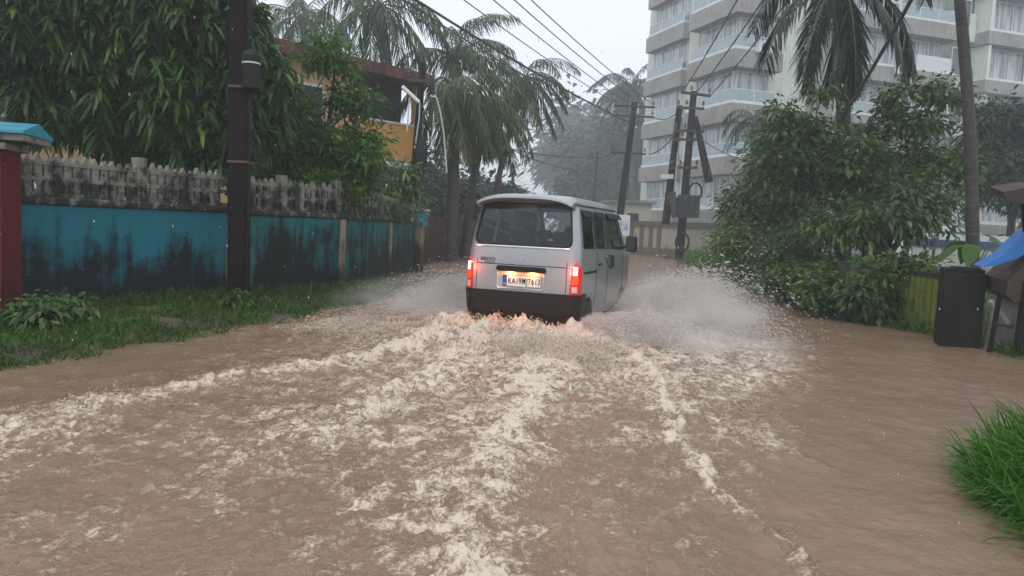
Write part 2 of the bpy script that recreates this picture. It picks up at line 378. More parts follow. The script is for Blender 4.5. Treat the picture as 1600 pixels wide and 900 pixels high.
# ------------------------------------------------------------------ the van
SL = [(.30, .67, .06, 3.52, .12), (.42, .715, .03, 3.58, .14), (.66, .735, .025, 3.62, .15), (.95, .738, .03, 3.60, .15), (1.12, .733, .04, 3.60, .15),
      (1.20, .725, .05, 3.42, .15), (1.35, .703, .075, 3.22, .15), (1.56, .668, .12, 2.98, .15), (1.70, .64, .155, 2.80, .15), (1.78, .61, .18, 2.68, .16),
      (1.835, .565, .22, 2.58, .18), (1.865, .48, .30, 2.45, .20), (1.882, .30, .50, 2.1, .18), (1.888, .12, .9, 1.7, .08)]
_z = [a[0] for a in SL]
def vpar(z): return [float(np.interp(z, _z, [a[i] for a in SL])) for i in (1, 2, 3, 4)]
def vloop(z, n=8):
    hw, yr, yf, r = vpar(z); pts = []
    for cx, cy, a0 in ((hw - r, yr + r, -90), (hw - r, yf - r, 0), (-hw + r, yf - r, 90), (-hw + r, yr + r, 180)):
        for k in range(n + 1):
            a = R(a0 + 90 * k / n); pts.append(Vector((cx + r * math.cos(a), cy + r * math.sin(a), z)))
    return pts
def surf(s, z, off=0.0):
    """point on the rear skin; s measured from the rear centre line round the corner (negative = left)"""
    hw, yr, yf, r = vpar(z); sg = 1 if s >= 0 else -1; s = abs(s); st = hw - r
    if s < st: p = Vector((s, yr - off, z))
    elif s < st + r * math.pi / 2:
        a = (s - st) / r; p = Vector((st + (r + off) * math.sin(a), yr + r - (r + off) * math.cos(a), z))
    else: p = Vector((hw + off, yr + r + s - st - r * math.pi / 2, z))
    p.x *= sg; return p
def patch(s0, s1, z0, z1, off=.006, inn=-.012, ns=8, nz=5, edge=None):
    mb = MB(); vs = []
    for o_ in (off, inn):
        for j in range(nz + 1):
            z = z0 + (z1 - z0) * j / nz
            for i in range(ns + 1):
                a, b = edge(j / nz) if edge else (s0, s1)
                vs.append(surf(a + (b - a) * i / ns, z, o_))
    W_ = ns + 1; N_ = W_ * (nz + 1); fs = []
    for j in range(nz):
        for i in range(ns):
            q = (j * W_ + i, j * W_ + i + 1, (j + 1) * W_ + i + 1, (j + 1) * W_ + i); fs.append(q); fs.append(tuple(N_ + k for k in q[::-1]))
    for i in range(ns):
        fs.append((i, N_ + i, N_ + i + 1, i + 1)); t = nz * W_ + i; fs.append((t, t + 1, N_ + t + 1, N_ + t))
    for j in range(nz):
        t = j * W_; fs.append((t, t + W_, N_ + t + W_, N_ + t)); t += ns; fs.append((t, N_ + t, N_ + t + W_, t + W_))
    return mb.add(vs, fs)
def rrect(pts, r, n=5):
    """rounded polygon in 2D"""
    out = []; N = len(pts)
    for i in range(N):
        p = Vector(pts[i]); a = (Vector(pts[i - 1]) - p).normalized(); b = (Vector(pts[(i + 1) % N]) - p).normalized()
        p0 = p + a * r; p1 = p + b * r
        for k in range(n + 1):
            t = k / n; out.append((1 - t) ** 2 * p0 + 2 * t * (1 - t) * p + t * t * p1)
    return out
def bake(o):
    dg = bpy.context.evaluated_depsgraph_get(); me = bpy.data.meshes.new_from_object(o.evaluated_get(dg)); old = o.data; o.modifiers.clear(); o.data = me; me.name = o.name
    return o
def text(name, body, size, mt, parent, loc, rot, ext=.002, sx=1.0, bold=0.0, align='CENTER', space=1.0):
    c = bpy.data.curves.new(name, 'FONT'); c.body = body; c.size = size; c.extrude = ext; c.align_x = align; c.align_y = 'CENTER'; c.offset = bold; c.space_character = space
    o = bpy.data.objects.new(name, c); col.objects.link(o)
    dg = bpy.context.evaluated_depsgraph_get(); me = bpy.data.meshes.new_from_object(o.evaluated_get(dg)); bpy.data.objects.remove(o)
    me.transform(Matrix.Diagonal((sx, 1, 1, 1))); o = link(name, me, mt, parent); o.location = loc; o.rotation_euler = rot
    return o
silver = mat('silver_paint', (.34, .36, .37), .36, metal=.5, spec=.5, coat=.4, base2=(.40, .415, .42), var=.2, vscale=1.5, bump=.12, bscale=130)
black_pl = mat('black_plastic', (.008, .007, .007), .5, spec=.25)
rubber = mat('rubber', (.01, .01, .01), .7)
chrome = mat('chrome', (.8, .8, .8), .2, metal=1)
def glassmat(name, tint, k=.35):
    m = bpy.data.materials.new(name); m.use_nodes = True; n = m.node_tree.nodes; l = m.node_tree.links; n.clear()
    t = n.new('ShaderNodeBsdfTransparent'); t.inputs[0].default_value = (*tint, 1); g = n.new('ShaderNodeBsdfGlossy'); g.inputs['Roughness'].default_value = .06
    g.inputs[0].default_value = (.9, .95, 1, 1)
    fr = n.new('ShaderNodeFresnel'); fr.inputs[0].default_value = 1.45; ad = n.new('ShaderNodeMath'); ad.operation = 'ADD'; ad.inputs[1].default_value = k; l.new(fr.outputs[0], ad.inputs[0])
    mx = n.new('ShaderNodeMixShader'); l.new(ad.outputs[0], mx.inputs[0]); l.new(t.outputs[0], mx.inputs[1]); l.new(g.outputs[0], mx.inputs[2])
    o = n.new('ShaderNodeOutputMaterial'); l.new(mx.outputs[0], o.inputs[0]); return m
dark_glass = glassmat('tinted_glass', (.60, .64, .66), .01)
side_glass = glassmat('dark_side_glass', (.16, .18, .19), .01)
def build_van():
    t = thing('van', 'silver minivan ploughing through the flood with its red tail lights lit', 'van', VAN, -VYAW)
    # body
    mb = MB(); loops = [vloop(a[0]) for a in SL]
    # refine between slices
    zs = []
    for a, b in zip(_z[:-1], _z[1:]):
        k = max(1, int((b - a) / .06)); zs += [a + (b - a) * i / k for i in range(k)]
    zs.append(_z[-1]); loops = [vloop(z) for z in zs]; n = len(loops[0]); vs = [p for lp in loops for p in lp]
    fs = [(i * n + k, i * n + (k + 1) % n, (i + 1) * n + (k + 1) % n, (i + 1) * n + k) for i in range(len(zs) - 1) for k in range(n)]
    fs += [tuple(range(n))[::-1], tuple((len(zs) - 1) * n + k for k in range(n))]
    mb.add(vs, fs); body = mb.build('body', silver, t, smooth=False)
    so = body.modifiers.new('s', 'SOLIDIFY'); so.thickness = .035; so.offset = -1
    cut = []
    def cutter(mbx):
        o = mbx.build('cut', silver, t); cut.append(o); bo = body.modifiers.new('b', 'BOOLEAN'); bo.operation = 'DIFFERENCE'; bo.object = o; bo.solver = 'EXACT'
    RW = rrect([(-.632, 1.235), (.632, 1.235), (.565, 1.755), (-.565, 1.755)], .10)
    cutter(MB().prism([(p.x, -.3, p.y) for p in RW], (0, .80, 0)))
    SW = [rrect([(.27, 1.23), (.98, 1.22), (.98, 1.69), (.37, 1.69)], .06), rrect([(1.07, 1.22), (1.72, 1.21), (1.72, 1.69), (1.07, 1.69)], .05), rrect([(1.82, 1.21), (2.98, 1.18), (2.66, 1.68), (1.82, 1.69)], .05)]
    for s_ in SW: cutter(MB().prism([(-1.2, p.x, p.y) for p in s_], (2.4, 0, 0)))
    WS = rrect([(-.62, 1.25), (.62, 1.25), (.55, 1.71), (-.55, 1.71)], .08)
    cutter(MB().prism([(p.x, 2.60, p.y) for p in WS], (0, 1.1, 0)))
    for y in (.66, 3.02):
        cutter(MB().tube([(-1, y, .27), (-.45, y, .27)], .335, 24)); cutter(MB().tube([(.45, y, .27), (1, y, .27)], .335, 24))
    bpy.context.view_layer.update()
    bake(body); body.data.materials.clear(); body.data.materials.append(silver)
    for o in cut: bpy.data.objects.remove(o)
    body.data.shade_smooth()
    for k_, e in enumerate(['x']):
        try: body.data.set_sharp_from_angle(angle=R(32))
        except Exception: pass
    # glass
    mb = MB(); ring = []
    for p in RW: ring.append(Vector((p.x, vpar(p.y)[1] + .012, p.y)))
    mb.add(ring, [tuple(range(len(ring)))]); g = mb.build('rear_window', dark_glass, t)
    fr = MB().tube([v + Vector((0, -.014, 0)) for v in ring] + [ring[0] + Vector((0, -.014, 0))], .013, 6, cap=False).build('window_seal', rubber, g)
    # lip under the window, coloured paler than the body paint
    MB().tube([surf(s / 10 * .60, 1.215, .006) for s in range(-10, 11)], .012, 6).build('window_ledge', mat('pale_ledge', (.62, .64, .66), .2, metal=.4), t)
    for sd in (-1, 1):
        for s_ in SW:
            ring = [Vector((sd * (vpar(p.y)[0] - .012), p.x, p.y)) for p in s_]
            gw = MB().add(ring, [tuple(range(len(ring)))]).build('side_window', side_glass, t)
            o2 = [v + Vector((sd * .014, 0, 0)) for v in ring]
            MB().tube(o2 + [o2[0]], .009, 5, cap=False).build('window_seal', rubber, gw)
        vis = MB()
        for s_ in SW[:3]:
            y0 = min(p.x for p in s_) + .05; y1 = max(p.x for p in s_) - .06
            vis.add([(sd * (vpar(1.70)[0] + .004), y0, 1.705), (sd * (vpar(1.70)[0] + .004), y1, 1.705), (sd * (vpar(1.64)[0] + .045), y1, 1.63), (sd * (vpar(1.64)[0] + .045), y0, 1.63)], [(0, 1, 2, 3)])
        vo = vis.build('rain_visor', black_pl, t); vo.modifiers.new('s', 'SOLIDIFY').thickness = .004
        MB().tube([(sd * (vpar(1.76)[0] + .006), .25 + k * .22, 1.76) for k in range(12)], .011, 6).build('roof_gutter', mat('gutter', (.05, .05, .05), .5), t)
        MB().box(*sorted((sd * (vpar(.92)[0] - .01), sd * (vpar(.92)[0] + .006))), .30, 1.02, .905, .935).build('sliding_door_rail', black_pl, t)
        hd = MB().box(*sorted((sd * .725, sd * .757)), 1.14, 1.30, .985, 1.015); hd.build('door_handle', black_pl, t, bevel=.006)
        # mirror
        mm = MB(); mm.tube([(sd * .69, 2.82, 1.20), (sd * .83, 2.80, 1.24)], .018, 8); mm.build('mirror_arm', black_pl, t)
        mh = MB().box(*sorted((sd * .80, sd * .97)), 2.72, 2.83, 1.15, 1.39).build('mirror', black_pl, t, bevel=.035, smooth=True)
        MB().box(*sorted((sd * .82, sd * .95)), 2.712, 2.717, 1.17, 1.37).build('mirror_glass', mat('mirror_dark', (.03, .03, .03), .3), mh)
        # dark decal strokes on the door
        dc = MB()
        for (ya, za, yb, zb, wd) in ((1.55, 1.09, 1.86, .93, .022), (1.86, 1.12, 1.90, .92, .03), (1.98, 1.10, 2.02, .90, .035), (2.05, 1.12, 2.12, .94, .03), (2.15, 1.10, 2.17, .92, .025)):
            dc.beam((sd * .7375, ya, za), (sd * .7375, yb, zb), .006, wd, up=(sd, 0, 0))
        dc.build('door_decal', mat('decal', (.05, .05, .05), .4), t)
        for y_ in (1.03, 1.77, 2.95):
            MB().tube([(sd * (vpar(z)[0] + .0005), y_, z) for z in np.linspace(.42, 1.70 if y_ < 2 else 1.1, 12)], .0045, 4).build('door_seam', rubber, t)
        # headlight and its beam
        MB().lathe((sd * .52, 3.60, .80), [(.0, .0), (.07, .01), (.09, .03)], 14, Matrix.Rotation(R(-90), 3, 'X')).build('headlight', mat('headlight_glass', (.9, .9, .85), .1, emit=(1, .75, .45), estr=3), t)
        L = bpy.data.lights.new('headlight_beam', 'SPOT'); L.energy = 170; L.spot_size = R(75); L.spot_blend = .8; L.color = (1, .62, .34); L.shadow_soft_size = .08
        lo = bpy.data.objects.new('headlight_beam', L); col.objects.link(lo); lo.parent = t; lo.location = (sd * .50, 3.70, .80); lo.rotation_euler = (R(80), 0, R(-6))
        # wheels
        for y in (.66, 3.02):
            ty = MB(); ty.lathe((sd * .665, y, .275), [(.15, -.075), (.24, -.078), (.272, -.06), (.28, -.03), (.28, .03), (.272, .06), (.24, .078), (.15, .075)], 28, Matrix.Rotation(R(90), 3, 'Y'))
            wr = ty.build('wheel', rubber, t, smooth=True)
            rm = MB(); rm.lathe((sd * .70, y, .275), [(.165, -.02), (.165, .02), (.14, .01), (.05, .03), (.03, .035)], 20, Matrix.Rotation(R(90 * sd), 3, 'Y')); rm.build('rim', mat('rim', (.35, .35, .36), .4, metal=.7), wr, smooth=True)
    # rear face furniture
    def cl(u): return 1
    patch(-1.02, 1.02, .27, .665, off=.030, inn=-.02, ns=40, nz=8).build('rear_bumper', mat('bumper_plastic', (.014, .009, .008), .5, spec=.3), t, smooth=False)
    for sd in (-1, 1):
        bulge = .020
        def eg(j):
            a, b = .628 + .02 * j + .05 * max(0, j - .8) / .2, .80 - .015 * j - .09 * max(0, j - .8) / .2
            return (a, b) if sd > 0 else (-b, -a)
        lamp = patch(0, 0, .665, 1.06, off=bulge, ns=10, nz=8, edge=eg).build('tail_light', mat('tail_red', (.30, .008, .006), .15, emit=(1, .02, .015), estr=.2, coat=1), t)
        def eg2(a, b): return lambda j: (a, b) if sd > 0 else (-b, -a)
        patch(0, 0, .900, 1.005, off=bulge + .004, inn=.0, ns=6, nz=4, edge=eg2(.658, .708)).build('lit_bulb', mat('lamp_hot', (1, .8, .75), .3, emit=(1, .42, .34), estr=3.2), lamp)
        patch(0, 0, .79, .885, off=bulge + .003, inn=.0, ns=6, nz=4, edge=eg2(.645, .725)).build('indicator', mat('lamp_orange', (.75, .08, .02), .2, emit=(1, .05, .015), estr=.5), lamp)
        patch(0, 0, .69, .765, off=bulge + .003, inn=.0, ns=6, nz=4, edge=eg2(.650, .715)).build('reversing_lens', mat('lamp_clear', (.55, .50, .50), .15, coat=1), lamp)
        L = bpy.data.lights.new('tail_glow', 'POINT'); L.energy = 2.2; L.color = (1, .10, .06); L.shadow_soft_size = .04
        lo = bpy.data.objects.new('tail_glow', L); col.objects.link(lo); lo.parent = t; lo.location = (sd * .70, -.10, .93)
    dseam = MB()
    dseam.tube([surf(s / 10 * .585, .99, .0005) for s in range(-10, 11)], .005, 4)
    for sd in (-1, 1): dseam.tube([surf(sd * .583, z, .001) for z in (.67, .75, .85, .95, 1.05)], .004, 4)
    dseam.build('tailgate_seam', rubber, t)
    # plate recess
    rec = rrect([(-.305, .695), (.295, .695), (.305, .905), (-.30, .905)], .035)
    MB().prism([(p.x, surf(0, p.y, .004).y, p.y) for p in rec], (0, .004, 0)).build('plate_recess', mat('recess_paint', (.50, .50, .50), .4, metal=.3), t)
    rim = [Vector((p.x, surf(0, p.y, .006).y, p.y)) for p in rec]
    MB().tube(rim + [rim[0]], .009, 6, cap=False).build('recess_lip', mat('pale_ledge'), t)
    MB().prism([(x, surf(0, z, .045).y, z) for x, z in ((-.32, .925), (-.30, .975), (.31, .975), (.33, .915), (.27, .905), (-.26, .905))], (0, .055, 0)).build('tailgate_handle', black_pl, t, bevel=.01)
    pl_ = MB().prism([(p.x, surf(0, .79, .014).y, p.y) for p in rrect([(-.225, .722), (.275, .722), (.275, .862), (-.225, .862)], .012)], (0, .006, 0)).build('number_plate', mat('plate_white', (.80, .78, .74), .35), t)
    MB().box(-.221, -.170, surf(0, .79, .0165).y, surf(0, .79, .013).y, .730, .856).build('blue_strip', mat('plate_blue', (.02, .06, .30), .4), pl_)
    bd = rrect([(-.223, .724), (.273, .724), (.273, .860), (-.223, .860)], .012); bd = [Vector((p.x, surf(0, .79, .016).y, p.y)) for p in bd]
    MB().tube(bd + [bd[0]], .003, 4, cap=False).build('plate_border', black_pl, pl_)
    yp = surf(0, .79, .0165).y
    text('plate_text', 'KA19MJ7613', .104, black_pl, pl_, (.052, yp, .792), (R(90), 0, 0), .0015, .62, .0016, space=1.24)
    text('strip_text', 'IND', .022, mat('plate_white'), pl_, (-.196, yp - .001, .752), (R(90), 0, 0), .0008)
    text('model_lettering', 'EECO', .052, mat('decal'), t, (-.44, surf(0, 1.03, .004).y, 1.045), (R(90), 0, 0), .002, 1.5, .001)
    text('small_lettering', '5STR A/C', .028, mat('decal'), t, (-.41, surf(0, .975, .004).y, 1.008), (R(90), 0, 0), .002, 1.2)
    # small chrome badge
    bp = [(-.030, .0), (-.004, .030), (.004, .030), (.016, .014), (-.006, .005), (.030, 0), (.004, -.030), (-.004, -.030), (-.016, -.014), (.006, -.005)]
    MB().prism([(x, surf(0, 1.06, .008).y, z + 1.065) for x, z in bp], (0, .008, 0)).build('badge', chrome, t)
    for x in (-.13, .16):
        L = bpy.data.lights.new('plate_lamp', 'POINT'); L.energy = 3.4; L.color = (1, .30, .04); L.shadow_soft_size = .012
        lo = bpy.data.objects.new('plate_lamp', L); col.objects.link(lo); lo.parent = t; lo.location = (x, surf(0, .9, .03).y, .893)
        MB().lathe((x, surf(0, .9, .028).y, .903), [(.0, -.004), (.016, -.003), (.018, .0)], 10).build('plate_bulb', mat('bulb_warm', (1, .8, .5), .3, emit=(1, .62, .28), estr=9), t)
    # roof spoiler
    sp = MB(); K = 24; prof = [(.34, 1.868), (.16, 1.875), (.02, 1.858), (-.03, 1.838), (-.035, 1.812), (.02, 1.795), (.17, 1.780), (.24, 1.80)]
    vs = []
    for i in range(K + 1):
        x = -.615 + 1.23 * i / K; e = abs(x / .615); dz = -.075 * e ** 4 - .012 * e ** 2; dy = .05 * e ** 3
        vs += [(x, y + dy, z + dz) for y, z in prof]
    n = len(prof); fs = [(i * n + k, i * n + (k + 1) % n, (i + 1) * n + (k + 1) % n, (i + 1) * n + k) for i in range(K) for k in range(n)] + [tuple(range(n))[::-1], tuple(K * n + k for k in range(n))]
    o = sp.add(vs, fs).build('roof_spoiler', silver, t, smooth=True)
    try: o.data.set_sharp_from_angle(angle=R(40))
    except Exception: pass
    # interior
    inn = mat('dark_interior', (.02, .02, .022), .8)
    MB().box(-.64, .64, .12, 3.2, .48, .52).build('cabin_floor', inn, t)
    MB().box(-.64, .64, 2.90, 3.2, .52, 1.16).build('dashboard', inn, t, bevel=.04)
    MB().tube([(.36 + .18 * math.cos(a), 2.78 + .05 * math.sin(a), 1.08 + .17 * math.sin(a)) for a in np.linspace(0, 6.283, 20)], .012, 6).build('steering_wheel', inn, t)
    for (x0, x1, y) in ((-.58, .02, .75), (.04, .56, .75), (-.58, .56, 1.45), (-.56, -.10, 2.15), (.12, .56, 2.15)):
        MB().box(x0, x1, y, y + .45, .55, .88).build('seat_cushion', inn, t, bevel=.05)
        bk = MB().box(x0, x1, y - .06, y + .08, .80, 1.26).build('seat_backrest', inn, t, bevel=.05)
        if y != 1.45: MB().box((x0 + x1) / 2 - .12, (x0 + x1) / 2 + .12, y - .05, y + .05, 1.29, 1.42).build('headrest', inn, bk, bevel=.04)
    MB().tube([(-.09, .9, 1.84), (-.09, .9, 1.72)], .003, 5).lathe((-.09, .9, 1.66), [(.005, .07), (.03, .04), (.045, 0), (.02, -.02)], 10).build('hanging_ornament', mat('ornament', (.6, .6, .6), .4), t)
    return t
van = build_van()

def seated_person(label, loc, rz, shirt, lean=0.0, turn=0.0):
    import bmesh
    t = thing('person', label, 'person', loc, rz)
    me = bpy.data.meshes.new('body')
    V = [(0, 0, .10), (0, .02, .30), (0, .03 + lean, .50), (0, .04 + lean, .60), (0, .05 + lean, .70),
         (-.17, .03 + lean, .50), (-.21, .12, .28), (-.12, .34, .24), (.17, .03 + lean, .50), (.21, .12, .28), (.12, .34, .24),
         (-.10, .05, .09), (-.12, .42, .12), (-.12, .46, -.28), (-.12, .58, -.32), (.10, .05, .09), (.12, .42, .12), (.12, .46, -.28), (.12, .58, -.32)]
    E = [(0, 1), (1, 2), (2, 3), (3, 4), (2, 5), (5, 6), (6, 7), (2, 8), (8, 9), (9, 10), (0, 11), (11, 12), (12, 13), (13, 14), (0, 15), (15, 16), (16, 17), (17, 18)]
    rad = [.15, .15, .14, .055, .06, .07, .05, .035, .07, .05, .035, .10, .07, .045, .05, .10, .07, .045, .05]
    me.from_pydata(V, E, []); o = bpy.data.objects.new('body', me); col.objects.link(o); o.parent = t
    sk = o.modifiers.new('sk', 'SKIN')
    for i, v in enumerate(me.skin_vertices[0].data): v.radius = (rad[i], rad[i] * .85); v.use_root = (i == 0)
    o.modifiers.new('ss', 'SUBSURF').levels = 1; bpy.context.view_layer.update(); bake(o)
    o.data.materials.clear(); o.data.materials.append(shirt); o.data.shade_smooth()
    hd = MB().lathe((0, .06 + lean, .70), [(.03, -.13), (.05, -.10), (.068, -.04), (.078, .03), (.076, .08), (.06, .125), (.03, .15)], 14)
    hd.lathe((0, .145 + lean, .69), [(.012, -.02), (.016, 0), (.006, .03)], 6)
    for s in (-1, 1): hd.lathe((s * .078, .06 + lean, .69), [(.01, -.03), (.018, 0), (.01, .03)], 6)
    hd.build('head', mat('skin', (.22, .12, .08), .6), t, smooth=True)
    MB().lathe((0, .045 + lean, .72), [(.07, -.06), (.088, -.01), (.09, .05), (.078, .11), (.045, .15), (.01, .16)], 14).build('hair', mat('hair', (.008, .007, .006), .5), t, smooth=True)
    return t
for lab, (lx, ly), sh, zz in (('passenger in a dark shirt on the back seat, nearest the left of the rear window', (-.20, .88), mat('shirt_dark', (.03, .03, .05), .8), .60),
                          ('dark haired passenger sitting just right of the middle of the rear window', (.20, 1.55), mat('shirt_brown', (.06, .03, .03), .8), .62),
                          ('driver in a grey shirt at the right front seat of the van', (.36, 2.32), mat('shirt_grey', (.10, .10, .12), .8), .60)):
    p = VAN + VR * lx + VH * ly + Vector((0, 0, zz)); seated_person(lab, p, -VYAW, sh)
# ------------------------------------------------------------------ left boundary wall with its balustrade
concrete = wallmat('stained_concrete', (.24, .235, .20), (.012, .014, .009), 1.1, 2.2, .97, vs_=7.0)
blue_wall = wallmat('teal_plaster', (.006, .17, .225), (.005, .008, .009), .1, 1.3, .98, paint2=(.008, .115, .15))
teal_wall = wallmat('teal_plaster_old', (.006, .155, .165), (.006, .009, .008), .2, 1.7, .97, paint2=(.010, .10, .105))
post_mat = wallmat('old_post_paint', (.30, .25, .17), (.025, .02, .014), .2, 1.2, .9)
def wall_pts():
    a = P(-60, 400, 8.0); b = P(352, 400, 10.9); c = P(528, 400, 12.6); d = P(602, 400, 15.8); e = P(645, 400, 19.6)
    return [Vector((p.x, p.y, 0)) for p in (a, b, c, d, e)]
WPTS = wall_pts()
def picket(mb, x, y0, y1, z0, h, w_=.07):
    c = (y0 + y1) / 2
    mb.prism([(x - w_ / 2, y0, z0), (x + w_ / 2, y0, z0), (x + w_ / 2, y0, z0 + h * .82), (x, y0, z0 + h), (x - w_ / 2, y0, z0 + h * .82)], (0, y1 - y0, 0))
def wall_bay(a, b, label, ztop, pan, rail_h, posts, endpost=True):
    d = b - a; L = d.length; rz = math.atan2(d.y, d.x)
    t = thing('boundary_wall', label, 'wall', a, rz, 'painted bays of the left boundary wall')
    MB().box(0, L, -.09, .09, -.25, ztop).build('wall_panel', pan, t, bevel=.01)
    MB().box(-.01, L + .01, -.13, .13, ztop, ztop + .09).build('coping', concrete, t, bevel=.02)
    z = ztop + .09
    mb = MB(); x = .10; rr_ = random.Random(int(L * 100))
    while x < L - .06:
        picket(mb, x, -.035, .035, z, rail_h * rr_.uniform(.90, 1.02), .086); x += .110
    mb.build('pickets', concrete, t, bevel=.006)
    rl = MB(); rl.box(0, L, -.045, .045, z, z + .05); rl.box(0, L, -.045, .045, z + rail_h * .36, z + rail_h * .36 + .05); rl.box(0, L, -.045, .045, z + rail_h * .72, z + rail_h * .72 + .045)
    rl.build('rail', concrete, t)
    for p_ in posts: MB().box(p_ * L - .06, p_ * L + .06, -.075, .075, z + .001, z + rail_h * 1.1).build('baluster_post', concrete, t, bevel=.01)
    if endpost: MB().box(L - .06, L + .05, -.125, .04, -.2, ztop - .004).build('post', post_mat, t, bevel=.01)
    return t
lab = ['bright teal bay of the boundary wall beside the red gate pillar', 'teal bay of the boundary wall right of the near utility pole, half black with mould',
       'dark mouldy bay of the boundary wall between two cream posts', 'far end bay of the boundary wall next to the small blue box']
for i in range(4):
    wall_bay(WPTS[i], WPTS[i + 1], lab[i], 1.27 - .02 * i, blue_wall if i < 1 else teal_wall, .50 - .02 * i, ([.60] if i == 0 else [.45, .96] if i == 1 else [.5]))
# red gate pillar and its little blue canopy
pp = P(-26, 480, 7.9); t = thing('gate_pillar', 'red painted gate pillar under a blue canopy at the left edge', 'pillar', (pp.x, pp.y, 0), R(14))
MB().box(-.27, .27, -.27, .27, -.2, 1.80).build('pillar_shaft', wallmat('red_plaster', (.13, .014, .010), (.02, .008, .007), .0, .7, .6), t, bevel=.01)
MB().box(-.33, .33, -.33, .33, 1.80, 1.87).build('pillar_cap', concrete, t, bevel=.01)
cn = MB(); cn.box(-1.3, .50, -.35, .45, 1.89, 1.96); cn.build('canopy_slab', concrete, t, bevel=.01)
sl = MB(); sl.prism([(-1.35, -.38, 1.962), (-1.35, .48, 1.962), (-1.35, .48, 1.99), (-1.35, .05, 2.10), (-1.35, -.38, 1.99)], (1.86, 0, 0)); sl.build('canopy_roof', mat('blue_roof', (.03, .25, .36), .35, base2=(.05, .33, .42), var=.15, vscale=6), t)
# small blue box on the wall end
p = P(655, 332, 19.4); t = thing('meter_box', 'small light blue box on a post at the far end of the teal wall', 'box', (p.x, p.y, 0), R(80))
MB().box(-.12, .12, -.12, .12, -.2, 1.14).build('post', post_mat, t)
MB().box(-.17, .17, -.17, .17, 1.14, 1.52).build('box_body', mat('box_blue', (.04, .26, .33), .5, base2=(.03, .16, .2), var=.2), t, bevel=.01)
MB().box(-.21, .21, -.21, .21, 1.52, 1.58).build('lid', mat('lid_white', (.5, .55, .55), .5), t, bevel=.01)
# brown wall further along
a = P(640, 400, 21.5); b = P(745, 400, 33); a = Vector((a.x, a.y, 0)); b = Vector((b.x, b.y, 0)); d = b - a
t = thing('laterite_wall', 'dark reddish brown wall beyond the teal wall, left of the van', 'wall', a, math.atan2(d.y, d.x))
MB().box(0, d.length, -.1, .1, -.25, 1.35).build('wall_face', wallmat('laterite', (.11, .055, .04), (.02, .018, .015), .1, 1.6, .8), t)
MB().box(0, d.length, -.13, .13, 1.35, 1.42).build('coping', concrete, t)

# ------------------------------------------------------------------ ochre house behind the wall
och = mat('ochre_wall', (.62, .31, .07), .7, base2=(.52, .27, .08), var=.2, vscale=1.2)
pch = mat('peach_wall', (.58, .34, .15), .7, base2=(.46, .29, .14), var=.22, vscale=.8)
roofm = wallmat('red_parapet', (.17, .060, .045), (.03, .02, .02), 5.0, 6.5, .8)
white = mat('white_trim', (.62, .64, .64), .5, base2=(.5, .52, .5), var=.2)
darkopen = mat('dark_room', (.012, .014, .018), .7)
A = P(655, 200, 24.5); hx = Vector((-.652, -.758, 0)); t = thing('house', 'ochre two storey house with a dark open verandah behind the left trees', 'house', (A.x, A.y, 0), math.atan2(hx.y, hx.x))
# local x runs along the facade towards the camera, local y away behind it is negative -> building body on the far side (local -y is towards the road?)
sgn = 1 if (Matrix.Rotation(t.rotation_euler.z, 3, 'Z') @ Vector((0, 1, 0))).x > 0 else -1     # +1: local +y faces the road
s_ = -sgn
def yb(a, b): return sorted((a * s_, b * s_))
MB().box(2.6, 14, *yb(0, 8), -.1, 5.45).build('wall', pch, t)
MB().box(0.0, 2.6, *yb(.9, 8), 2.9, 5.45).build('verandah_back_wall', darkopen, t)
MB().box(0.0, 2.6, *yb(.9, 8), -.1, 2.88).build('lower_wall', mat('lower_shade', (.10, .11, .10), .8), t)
MB().box(-.06, 2.595, *yb(-.02, .13), 3.06, 4.18).build('verandah_parapet', och, t)
MB().box(-.08, 2.595, *yb(-.05, .2), 4.182, 4.24).build('parapet_cap', white, t)
MB().box(-.15, 2.8, *yb(-.12, .898), 2.86, 3.055).build('floor_band', white, t)
MB().box(-.12, 14.5, *yb(-.5, 8.4), 5.455, 5.78).build('roof_parapet', roofm, t)
MB().box(-.02, .18, *yb(.0, .2), 4.242, 5.45).build('verandah_post', pch, t)
for x0 in (3.6, 6.4, 9.3):
    wn = MB().box(x0, x0 + 1.5, *yb(-.04, .03), 3.7, 4.9).build('window', white, t); MB().box(x0 + .08, x0 + 1.42, *yb(-.055, -.042), 3.78, 4.82).build('pane', darkopen, wn)
MB().box(2.7, 13.5, *yb(-.25, -.002), 3.0, 3.08).build('ledge', white, t)
# cream hut seen through the rain
p = P(800, 290, 95); t = thing('hut', 'pale cream house faint in the rain beyond the leaning palms', 'house', (p.x, p.y, 0), R(10))
MB().box(-3.2, 2.0, 0, 6, 0, 4.2).build('wall', mat('cream_wall', (.55, .50, .42), .7), t)
MB().prism([(-3.7, -.5, 4.2), (-3.7, 6.5, 4.2), (-3.7, 3, 6.0)], (6.2, 0, 0)).build('roof', mat('tile_roof', (.20, .19, .18), .7), t)
MB().box(-.8, .2, -.05, .05, 1, 2.4).build('window', darkopen, t)

